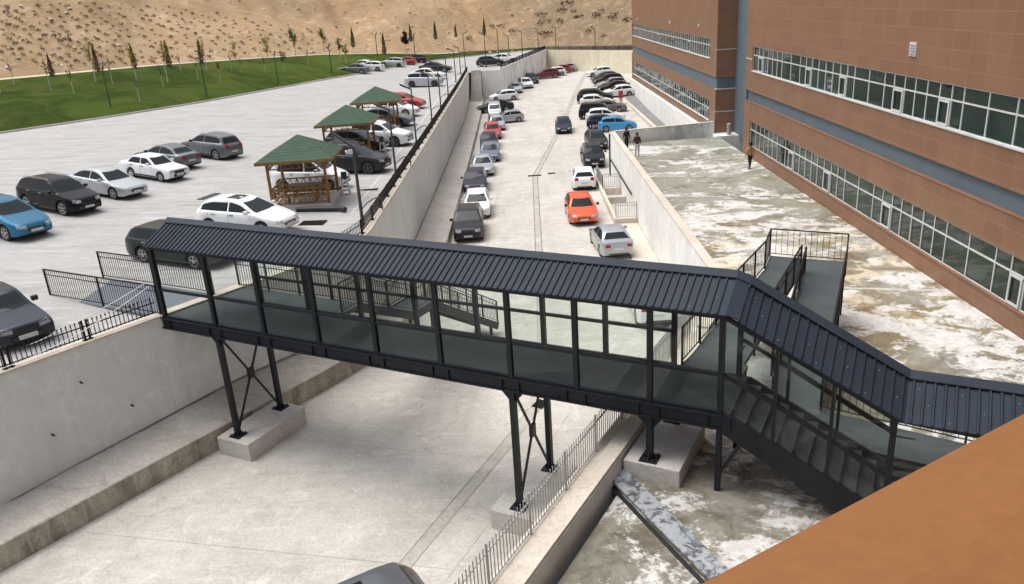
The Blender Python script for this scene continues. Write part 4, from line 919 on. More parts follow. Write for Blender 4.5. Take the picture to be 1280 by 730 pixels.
CARS = [
('hatch', 'teal', -22.9, 33.45, -27, 1.03, 'L', 'metallic teal low car at the left edge of the picture, nose out'),
('suv', 'black', -22.79, 37.59, -25, 0.95, 'L', 'black chrome-railed estate between the teal car and a silver sedan'),
('sedan', 'pale_silver', -22.05, 40.92, -25, 0.95, 'L', 'pale silver sedan parked beside the black estate in the upper lot'),
('old', 'white', -21.38, 45.07, -25, 0.95, 'L', 'boxy old white sedan with black bumpers in the upper lot'),
('sedan', 'mid_grey', -22.07, 48.5, 153, 0.95, 'L', 'dark grey fastback sedan showing its red tail lamps beside the boxy white sedan'),
('suv', 'mid_grey', -20.53, 51.79, 153, 0.95, 'L', 'dark grey crossover, last of the left row, showing its tailgate'),
('old', 'slate', -16.48, 22.5, -38, 1.0, 'N', 'old dark slate sedan with its bonnet towards the black spear fence at the lower left'),
('wagon', 'dark_green', -13.58, 29.58, -24, 1.0, 'N', 'very dark green sedan half under the end of the footbridge roof'),
('hatch', 'white', -12.3, 33.65, -18, 1.03, 'N', 'white five-door hatchback with black spoiler just behind the footbridge roof'),
('van', 'white', -11.49, 41.86, -8, 1.0, 'G', 'small white van parked behind the nearest gazebo'),
('suv', 'charcoal', -10.16, 46.21, -12, 1.0, 'G', 'dark grey crossover between the nearest and the middle gazebo'),
('hatch', 'charcoal', -11.12, 53.02, -12, 1.0, 'G', 'charcoal hatchback under the middle gazebo'),
('suv', 'white', -9.94, 55.24, -12, 1.0, 'G', 'white crossover right behind the middle gazebo'),
('sedan', 'mid_grey', -10.99, 64.62, -12, 1.0, 'G', 'grey sedan parked under the far gazebo'),
('hatch', 'white', -11.04, 70.16, -12, 1.0, 'G', 'white hatchback beside the far gazebo'),
('hatch', 'red', -11.08, 75.53, -12, 1.0, 'G', 'red and black small car behind the far gazebo'),
('suv', 'pale_silver', -11.28, 95.89, -3, 1.0, 'F', 'silver crossover with black roof by the lamp posts'),
('sedan', 'white', -11.73, 105.02, -6, 1.0, 'F', 'white sedan behind the silver crossover'),
('sedan', 'charcoal', -11.81, 115.84, -8, 1.0, 'F', 'charcoal sedan behind the white sedan by the lamp posts'),
('sedan', 'mid_grey', -23.14, 114.26, 182, 0.95, 'F', 'grey sedan at the near end of the row beside the lawn'),
('hatch', 'white', -21.65, 119.06, 175, 0.95, 'F', 'white hatchback second in the row beside the lawn'),
('sedan', 'white', -22.74, 122.55, -20, 0.9, 'F', 'white sedan third in the row beside the lawn'),
('suv', 'pale_silver', -19.49, 126.76, 170, 0.9, 'F', 'pale silver estate beside the red car in the lawn row'),
('hatch', 'red', -18.22, 130.85, 172, 0.9, 'F', 'bright red hatchback in the row beside the lawn'),
('suv', 'slate', -16.94, 134.99, 172, 0.9, 'F', 'dark blue car at the far end of the lawn row'),
('hatch', 'slate', -4.24, 122.92, 0, 1.0, 'F', 'dark blue hatchback parked above the steps'),
('sedan', 'white', -2.14, 127.71, -8, 1.0, 'F', 'white sedan behind the dark blue hatchback above the steps'),
('suv', 'charcoal', -3.65, 47.53, -88, 1.0, 'A', 'dark grey crossover at the head of the parked file, facing the footbridge'),
('hatch', 'white', -3.36, 52.74, -88, 1.0, 'A', 'white hatchback second in the parked file on the left of the lane'),
('hatch', 'purple_grey', -3.85, 60.3, -89, 1.0, 'A', 'dark purple hatchback third in the parked file'),
('sedan', 'silver', -3.53, 66.6, -86, 1.0, 'A', 'silver sedan fourth in the parked file'),
('sedan', 'blue_grey', -3.1, 72.68, -88, 1.0, 'A', 'blue grey sedan fifth in the parked file'),
('sedan', 'navy', -3.34, 78.29, -88, 1.0, 'A', 'navy sedan sixth in the parked file, before the red one'),
('hatch', 'red', -3.17, 84.16, -86, 1.0, 'A', 'bright red hatchback seventh in the parked file'),
('wagon', 'silver', -2.86, 89.64, -84, 0.97, 'A', 'silver wagon behind the bright red hatchback'),
('hatch', 'silver', -1.7, 93.48, 192, 0.92, 'A', 'silver three-door hatchback standing across the lane behind the wagon'),
('van', 'pale_silver', -3.25, 98.06, -88, 0.95, 'A', 'pale small van behind the silver hatchback'),
('sedan', 'dark_green', -3.27, 101.83, 192, 1.0, 'A', 'dark green sedan parked aslant in the lane'),
('hatch', 'white', -2.31, 110.38, 190, 0.95, 'A', 'white hatchback aslant behind the dark green sedan'),
('sedan', 'blue_grey', -3.17, 116.3, 190, 0.95, 'A', 'blue grey sedan aslant below the end of the steps'),
('hatch', 'pale_silver', -0.73, 117.89, -80, 0.95, 'A', 'pale silver hatchback near the painted wall'),
('sedan', 'white', 0.83, 123.26, -78, 1.0, 'A', 'white sedan nosing out in front of the dark green one'),
('hatch', 'dark_green', 1.85, 129.07, -78, 1.0, 'A', 'dark green hatchback beside the first dark red car'),
('hatch', 'dark_red', 4.44, 134.51, 186, 1.05, 'A', 'dark red hatchback side on near the cream wall'),
('hatch', 'white', 5.78, 137.58, 186, 1.0, 'A', 'white car between two red ones near the cream wall'),
('hatch', 'red', 6.9, 141.01, 186, 1.0, 'A', 'red hatchback third from the cream wall corner'),
('hatch', 'silver', 7.86, 143.26, 186, 1.0, 'A', 'silver car before the last red one by the cream wall'),
('hatch', 'red', 8.72, 145.68, 186, 1.0, 'A', 'last red car standing by the cream wall'),
('hatch', 'navy', 4.39, 84.95, -92, 0.98, 'M', 'dark blue car driving down the middle of the lane'),
('sedan', 'silver', 4.61, 42.62, 95, 1.0, 'R', 'silver sedan with red tail lamps just behind the footbridge roof'),
('hatch', 'orange', 3.49, 49.72, -88, 1.02, 'R', 'bright orange hatchback facing the footbridge'),
('hatch', 'white', 4.43, 59.26, 88, 1.0, 'R', 'white hatchback seen from behind ahead of the orange one'),
('suv', 'black', 5.88, 67.29, -90, 1.0, 'R', 'black off-roader beside the end of the white terrace wall'),
('hatch', 'charcoal', 6.94, 75.23, -86, 1.0, 'R', 'charcoal car behind the black off-roader'),
('suv', 'sky_blue', 9.91, 83.26, -4, 0.9, 'B', 'bright blue crossover behind the terrace corner'),
('hatch', 'navy', 8.92, 85.68, -4, 0.95, 'B', 'navy hatchback between the bright blue and a white car'),
('hatch', 'white', 9.33, 89.44, -4, 1.05, 'B', 'white hatchback beside the black van in the right row'),
('mpv', 'black', 8.84, 92.57, -4, 1.0, 'B', 'black van in the right row'),
('sedan', 'mid_grey', 10.41, 96.81, -4, 1.0, 'B', 'grey sedan behind the black van'),
('hatch', 'white', 9.5, 101.21, -4, 1.0, 'B', 'white car with red tail lamps near the far end of the right row'),
('suv', 'charcoal', 9.6, 104.36, -4, 1.05, 'B', 'charcoal crossover, farthest of the right row'),
('hatch', 'white', 13.79, 107.92, 188, 1.0, 'E', 'white hatchback in the far right corner behind the red post'),
('sedan', 'black', 15.05, 112.48, 188, 1.0, 'E', 'black sedan in the far right cluster'),
('hatch', 'silver', 14.82, 115.8, 188, 1.0, 'E', 'silver hatchback in the far right cluster'),
('suv', 'charcoal', 14.87, 119.73, 188, 1.0, 'E', 'dark crossover in the middle of the far right cluster'),
('hatch', 'slate', 14.26, 124.46, 188, 1.0, 'E', 'dark blue hatchback in the far right cluster'),
('hatch', 'white', 14.23, 133.01, 188, 1.0, 'E', 'white car nearest the cream wall on the right'),
('hatch', 'white', 5.25, 32.55, 90, 1.0, 'U', 'white car seen through the footbridge glass'),
('hatch', 'mid_grey', -4.45, 13.25, 212, 1.0, 'X', 'dark grey car on the lane, cut off by the bottom edge of the picture')]
for kind, pn, x, y, az, sc, gr, lab in CARS:
    upper = gr in 'LGFN'
    if gr == 'E': x = min(x, 13.0)
    zf = (lambda x_, y_: lot_z(x_)) if upper else (lambda x_, y_: lane_z(y_))
    nm = {'sedan': 'sedan_car', 'hatch': 'hatchback_car', 'suv': 'suv_car', 'old': 'vintage_sedan_car', 'van': 'small_van', 'wagon': 'estate_car', 'mpv': 'minivan'}[kind]
    o = car_root(kind, nm, x, y, az, sc, zf)
    tag(o, lab, 'van' if kind in ('van', 'mpv') else 'car', GROUPS[gr])
    near = y < 72
    fill_car(o, kind, pn, near, 'dark_rim' if pn in ('charcoal', 'pale_silver') and kind == 'suv' else 'rim', lab.startswith('white five-door') or lab.startswith('dark grey car on'))
    if lab.startswith('white five-door'):
        g = MB(); g.box(-1.98, -1.66, -.58, .58, 1.40, 1.43); g.build('spoiler', 'trim', o)

# ------------------------------------------------------------------ gazebos
def gazebo(x, y, label):
    z = lot_z(x) + .02; o = empty('wooden_gazebo', (x, y, z), R(3), label=label, cat='gazebo', group='green roofed gazebos in the upper lot'); a = 1.36; e = 1.8; h = 2.38
    g = MB(); g.box(-a - .12, a + .12, -a - .12, a + .12, -.1, .16); g.build('base_slab', 'pad', o)
    g = MB(); A = (0, 0, h + .98); cs = [(-e, -e, h), (e, -e, h), (e, e, h), (-e, e, h)]
    for i in range(4):
        p, q = Vector(cs[i]), Vector(cs[(i + 1) % 4]); a3 = Vector(A); N = 9
        for k in range(N):                                   # lapped courses of shingles
            p0, q0 = p.lerp(a3, k / N), q.lerp(a3, k / N); p1, q1 = p.lerp(a3, (k + 1) / N), q.lerp(a3, (k + 1) / N); up = Vector((0, 0, .009)) 
            g.add([p0 + up, q0 + up, q1, p1, p0, q0], [(0, 1, 2, 3) if k < N - 1 else (0, 1, 2), (4, 5, 1, 0)])
    g.build('shingle_roof', 'felt', o)
    g = MB()
    for i in range(4): p, q = Vector(cs[i]), Vector(cs[(i + 1) % 4]); g.bar(p - Vector((0, 0, .07)), q - Vector((0, 0, .07)), .04, .13)
    for i in range(4): g.bar(Vector(cs[i]) - Vector((0, 0, .05)), Vector(A) - Vector((0, 0, .06)), .07, .09)
    g.build('eave_board', 'timber', o)
    for sx in (-1, 1):
        for sy in (-1, 1):
            g = MB(); g.box(sx * a - .06, sx * a + .06, sy * a - .06, sy * a + .06, .16, h - .03); g.build('post', 'timber', o)
    P4 = [(-a, -a), (a, -a), (a, a), (-a, a)]
    for i in range(4):
        p, q = Vector((*P4[i], 0)), Vector((*P4[(i + 1) % 4], 0)); g = MB(); U = lambda v, z_: v + Vector((0, 0, z_))
        g.bar(U(p, h - .42), U(q, h - .42), .05, .05); n = 8
        for k in range(n):
            c, d = p.lerp(q, k / n), p.lerp(q, (k + 1) / n); m = (c + d) / 2; g.bar(U(c, h - .06), U(m, h - .40), .028, .028); g.bar(U(m, h - .40), U(d, h - .06), .028, .028)
        g.build('valance', 'timber', o)
        if i == 1: continue
        g = MB(); g.bar(U(p, .95), U(q, .95), .07, .06); g.bar(U(p, .58), U(q, .58), .045, .045); g.bar(U(p, .26), U(q, .26), .05, .05)
        for k in range(n):
            c, d = p.lerp(q, k / n), p.lerp(q, (k + 1) / n); m = (c + d) / 2
            g.bar(U(c, .92), U(m, .60), .03, .03); g.bar(U(m, .60), U(d, .92), .03, .03); g.bar(U(c, .28), U(m, .56), .03, .03); g.bar(U(m, .56), U(d, .28), .03, .03)
            if k % 2 == 0: g.bar(U(c, .26), U(c, .95), .04, .04)
        g.build('lattice_rail', 'timber', o)
    t = empty('picnic_table', (x, y, z + .16), R(3), label='timber table standing inside the ' + label.split(' green')[0].replace('the ', '') + ' gazebo', cat='table', group='tables inside the gazebos')
    g = MB(); [g.box(-.85, .85, -.36 + k * .185, -.36 + k * .185 + .17, .70, .74) for k in range(4)]; g.build('tabletop', 'timber', t)
    for s in (-1, 1):
        g = MB(); g.bar((s * .6, -.25, 0), (s * .6, .25, .7), .06, .06); g.bar((s * .6, .25, 0), (s * .6, -.25, .7), .055, .062); g.build('leg', 'timber', t)
    for s in (-1, 1):
        g = MB(); g.box(-.9, .9, s * .85 - .17, s * .85 + .17, .4, .44); g.box(-.7, -.64, s * .85 - .14, s * .85 + .14, 0, .4); g.box(.64, .7, s * .85 - .14, s * .85 + .14, 0, .4); g.build('bench', 'timber', t)
gazebo(-11.0, 38.75, 'nearest green roofed timber gazebo beside the small white van')
gazebo(-11.0, 50.5, 'middle green roofed timber gazebo of the row of three')
gazebo(-11.05, 61.9, 'farthest green roofed timber gazebo of the row of three')

# ------------------------------------------------------------------ lamp posts
def lamp(x, y, z, h, label, group, arm=(-.75, 0, .36), brace=True, globe=False, r=.062):
    o = empty('street_lamp', (x, y, z), label=label, cat='street lamp', group=group)
    g = MB(); g.tube([(0, 0, 0), (0, 0, h * .5), (0, 0, h)], [r * 1.15, r, r * .8], 8); g.build('pole', 'pole', o)
    g = MB(); g.box(-.14, .14, -.14, .14, 0, .03); g.tube([(0, 0, .03), (0, 0, .14)], r * 1.7, 8); g.build('base', 'pole', o)
    A = Vector(arm); g = MB(); g.bar((.03, 0, h - .04), Vector((0, 0, h)) + A, .14, .09, (0, 0, 1)); g.build('lamp_arm', 'pole', o)
    g = MB(); e = Vector((0, 0, h - .04)) + A; f = Vector((0, 0, h - .04)) + A * .45; g.bar(f - Vector((0, 0, .02)), e - Vector((0, 0, .02)), .09, .05); g.build('lamp_head', 'lamp_clear', o)
    if brace:
        g = MB(); g.tube([(0, 0, .75), (.2, .5, .93), (.42, 1.0, 1.0), (.6, 1.4, .96), (.66, 1.55, .8), (.66, 1.57, .3)], .028, 6); g.build('curved_brace', 'pole', o)
    if globe:
        g = MB(); g.box(-.22, -.02, -.09, .09, h - .32, h - .14); g.tube([(-.24, 0, h - .23), (-.33, 0, h - .25)], .09, 10); g.build('floodlight', 'white_frame', o)
WL = [(-7.26, 33.66, 3.55), (-7.22, 43.8, 3.8), (-7.48, 55.58, 3.7), (-7.51, 66.88, 3.7), (-7.57, 75.97, 3.85), (-7.55, 84.65, 3.85), (-7.79, 99.46, 3.7), (-7.98, 111.37, 3.4), (-7.8, 119.5, 5.0)]
OR = ['nearest lamp post, with a white floodlight, beside the grey wall fence', 'second lamp post along the grey wall fence', 'third lamp post along the grey wall fence', 'fourth lamp post along the grey wall fence', 'fifth lamp post along the grey wall fence', 'sixth lamp post along the grey wall fence', 'seventh lamp post along the grey wall fence', 'eighth lamp post along the grey wall fence', 'tall bent lamp post at the far end of the grey wall fence']
for i, ((x, y, h), l) in enumerate(zip(WL, OR)):
    lamp(x, y, lot_z(x), h, l, 'lamp posts along the grey wall', (-.8, 0, .6) if i == 0 else ((.7, 0, .25) if i == 8 else (-.75, 0, .36)), i < 8, i == 0, .07 if i == 0 else .055)
for i, (x, y, h, l) in enumerate([(-4.8, 120.5, 4.5, 'lamp post in front of the dark blue hatchback above the steps'), (-2.9, 121.4, 5.2, 'tall lamp post between the dark blue hatchback and the white sedan'), (-1.4, 127.0, 3.9, 'lamp post just beyond the white sedan above the mottled wall'),
                                  (.68, 132.0, 4.2, 'lamp post halfway along the mottled wall'), (3.6, 144.5, 3.9, 'lamp post near the corner of the mottled and cream walls'), (6.9, 149.3, 3.9, 'lamp post behind the left part of the cream wall'), (13.3, 141.7, 3.6, 'lamp post behind the right part of the cream wall')]):
    lamp(x, y, 4.6, h, l, 'lamp posts beyond the steps', (-.75, 0, .4), False)
for (x, y, z, h), l in zip([(-38.12, 74.62, 6.49, 3.5), (-32.58, 83.87, 6.15, 3.6), (-28.44, 95.65, 5.98, 3.5), (-25.37, 110.6, 5.84, 3.6), (-22.8, 133.18, 6.33, 3.4), (-17.69, 141.23, 5.77, 3.4)],
                           ['leftmost lamp post on the lawn edge', 'second lamp post from the left on the lawn edge', 'third lamp post from the left on the lawn edge', 'lamp post on the lawn beside the grey sedan', 'lamp post on the lawn behind the white hatchbacks', 'farthest lamp post of the lawn beside the purple tree']):
    lamp(x, y, z - .1, h, l, 'lamp posts on the lawn', (.28, -.2, .35), False)

# ------------------------------------------------------------------ trees and shrubs
def leaves(g, pts, size, rnd=random):
    for p in pts:
        p = Vector(p); u = Vector((rnd.gauss(0, 1), rnd.gauss(0, 1), rnd.gauss(0, 1))).normalized(); w = u.cross(Vector((rnd.gauss(0, 1), rnd.gauss(0, 1), rnd.gauss(0, 1)))).normalized()
        s = size * rnd.uniform(.6, 1.3); g.add([p - u * s, p - w * s * .55, p + u * s, p + w * s * .55], [(0, 1, 2, 3)])
def down(x, y, z):
    for bv_ in GROUNDS:
        h = bv_.ray_cast(Vector((x, y, 60)), Vector((0, 0, -1)))[0]
        if h: return h.z
    return z
def bvo(o): return BVHTree.FromPolygons([v.co.copy() for v in o.data.vertices], [list(p.vertices) for p in o.data.polygons])
GROUNDS = [bvo(hill), bvo(grass)]
rc = random.Random(5)
def conifer(name, mat, seed, wid=.145):
    rc.seed(seed); o = bpy.data.objects.new(name, None); C.objects.link(o)
    g = MB(); g.tube([(0, 0, -.05), (0, 0, .5), (0, 0, .93)], [.022, .015, .004], 6); g.build('trunk', 'trunk', o)
    g = MB(); pts = []
    while len(pts) < 1500:
        z = rc.uniform(.04, 1); r = wid * (1 - z) ** .75 * (1 if z > .15 else .55 + 3 * z) ; a = rc.uniform(0, 6.28); q = r * math.sqrt(rc.uniform(.15, 1)) * (1 + .22 * math.sin(a * 3 + z * 11 + seed))
        pts.append((q * math.cos(a), q * math.sin(a), z))
    leaves(g, pts, .024, rc); g.build('crown', mat, o); return o
def broad(name, leaf, seed, n, spread, base=.4, trunk='lime', size=.035):
    rc.seed(seed); o = bpy.data.objects.new(name, None); C.objects.link(o)
    g = MB(); g.tube([(0, 0, -.03), (.004, 0, base * .5), (0, .004, base)], [.013, .011, .009], 6); g.build('trunk', trunk, o)
    g = MB(); tips = []
    g.tube([(0, 0, base), (rc.uniform(-.02, .02), rc.uniform(-.02, .02), .75), (0, 0, .97)], [.008, .005, .002], 5)
    for k in range(9):
        z = rc.uniform(base, .8); a = rc.uniform(0, 6.28); e = (math.cos(a) * spread * rc.uniform(.5, 1), math.sin(a) * spread * rc.uniform(.5, 1), min(1, z + rc.uniform(.08, .22))); g.tube([(0, 0, z), e], [.005, .0015], 4); tips += [(Vector((0, 0, z)).lerp(Vector(e), t)) for t in (.4, .7, 1)]
    g.build('branches', 'trunk', o)
    g = MB(); pts = [(t.x + rc.gauss(0, spread * .22), t.y + rc.gauss(0, spread * .22), t.z + rc.gauss(0, spread * .25)) for t in [rc.choice(tips) for _ in range(n)]]
    leaves(g, pts, size, rc); g.build('crown', leaf, o); return o
protos = {}
def plant(key, maker, x, y, z, h, label, cat, group, rot=0, wide=1):
    if key not in protos: protos[key] = o = maker(); first = True
    else: o = copy_tree(protos[key]); first = False
    o.location = (x, y, z); o.scale = (h * wide, h * wide, h); o.rotation_euler = (0, 0, rot)
    tag(o, label, cat, group); return o
CON = [(-51.4, 78.8, 2.6, 0), (-48.2, 84.0, 2.3, 0), (-45.44, 88.0, 2.8, 0), (-42.8, 91.0, 2.6, 0), (-40.26, 94.2, 2.9, 0), (-38.38, 99.2, 2.9, 0), (-37.0, 107.5, 3.0, 2), (-34.8, 114.0, 3.2, 2), (-32.6, 120.5, 3.7, 3), (-30.0, 127.5, 3.4, 3), (-26.5, 133, 3.1, 0), (-22.4, 138, 3.3, 0), (-18.3, 142.4, 2.8, 1), (-14.4, 146, 3.0, 1), (-11.0, 148.8, 2.3, 1), (-5.9, 151, 2.9, 1)]
ordn = ['first', 'second', 'third', 'fourth', 'fifth', 'sixth', 'seventh', 'eighth', 'ninth', 'tenth', 'eleventh', 'twelfth', 'thirteenth', 'fourteenth', 'fifteenth', 'sixteenth', 'seventeenth', 'eighteenth', 'nineteenth', 'twentieth', 'twenty-first', 'twenty-second']
for i, (x, y, h, k) in enumerate(CON):
    z = down(x, y, 8)
    mk = [('conA', lambda: conifer('cypress_tree', 'cypress', 2)), ('conB', lambda: conifer('cypress_tree', 'cypress_green', 9)), ('conC', lambda: broad('yellowing_tree', 'yellow_leaf', 12, 420, .16, .25, 'trunk', .03)), ('conD', lambda: broad('leafy_tree', 'olive_leaf', 4, 420, .17, .22, 'trunk', .032))][k]
    col = ['brownish slender cypress', 'dark green slender cypress', 'yellowing small tree', 'olive green small tree'][k]
    plant(mk[0], mk[1], x, y, z - .05, h, f'{col}, {ordn[i]} from the left along the top edge of the lawn', 'tree', 'row of small trees along the top of the lawn', i * 1.3)
SAP = [(-48.35, 75.18, 3.2, 0), (-48.89, 78.41, 3.4, 0), (-45.15, 77.84, 4.2, 0), (-42.59, 77.11, 3.4, 0), (-43.64, 83.64, 5.2, 1), (-41.57, 82.86, 3.6, 0), (-40.36, 85.65, 4.6, 1), (-36.48, 77.11, 3.6, 0), (-36.62, 83.17, 3.2, 0), (-37.32, 86.16, 5.4, 1), (-38.04, 91.83, 3, 0), (-35.63, 90.19, 3.2, 0), (-36.77, 96.3, 4.2, 1), (-33.61, 91.36, 2.6, 3), (-34.29, 97.44, 3.0, 0), (-33.53, 98.74, 2.6, 0), (-31.62, 101.7, 2.8, 0), (-29.82, 103.84, 3.4, 2), (-28.59, 111.44, 3.0, 0), (-25.96, 119.66, 4.6, 2), (-25.02, 118.92, 3.6, 2), (-19.03, 139.95, 4.8, 4)]
for i, (x, y, h, k) in enumerate(SAP):
    h *= .82
    z = down(x, y, 7)
    mk = [('sapA', lambda: broad('sapling', 'olive_leaf', 21, 26, .10, .45)), ('sapB', lambda: broad('sapling', 'yellow_leaf', 22, 170, .12, .5, 'lime', .024)), ('sapC', lambda: broad('sapling', 'olive_leaf', 23, 200, .14, .45)), ('sapD', lambda: broad('sapling', 'red_leaf', 24, 110, .09, .68)), ('sapE', lambda: broad('purple_leaf_tree', 'purple_leaf', 25, 700, .17, .42, 'lime', .04))][k]
    col = ['nearly bare sapling with whitewashed stem', 'thin sapling with sparse yellow leaves', 'leafy green sapling with whitewashed stem', 'tiny sapling with a red top', 'round purple leaved tree behind the red hatchback'][k]
    lab = col + (f', {ordn[i]} from the left on the lawn' if k in (0, 1, 2) else (' on the lawn' if k == 3 else ''))
    words = {0: 'far left of', 1: 'left of'}; 
    plant(mk[0], mk[1], x, y, z - .03, h, lab, 'tree', 'young trees on the lawn' if k != 4 else None, i * .9)

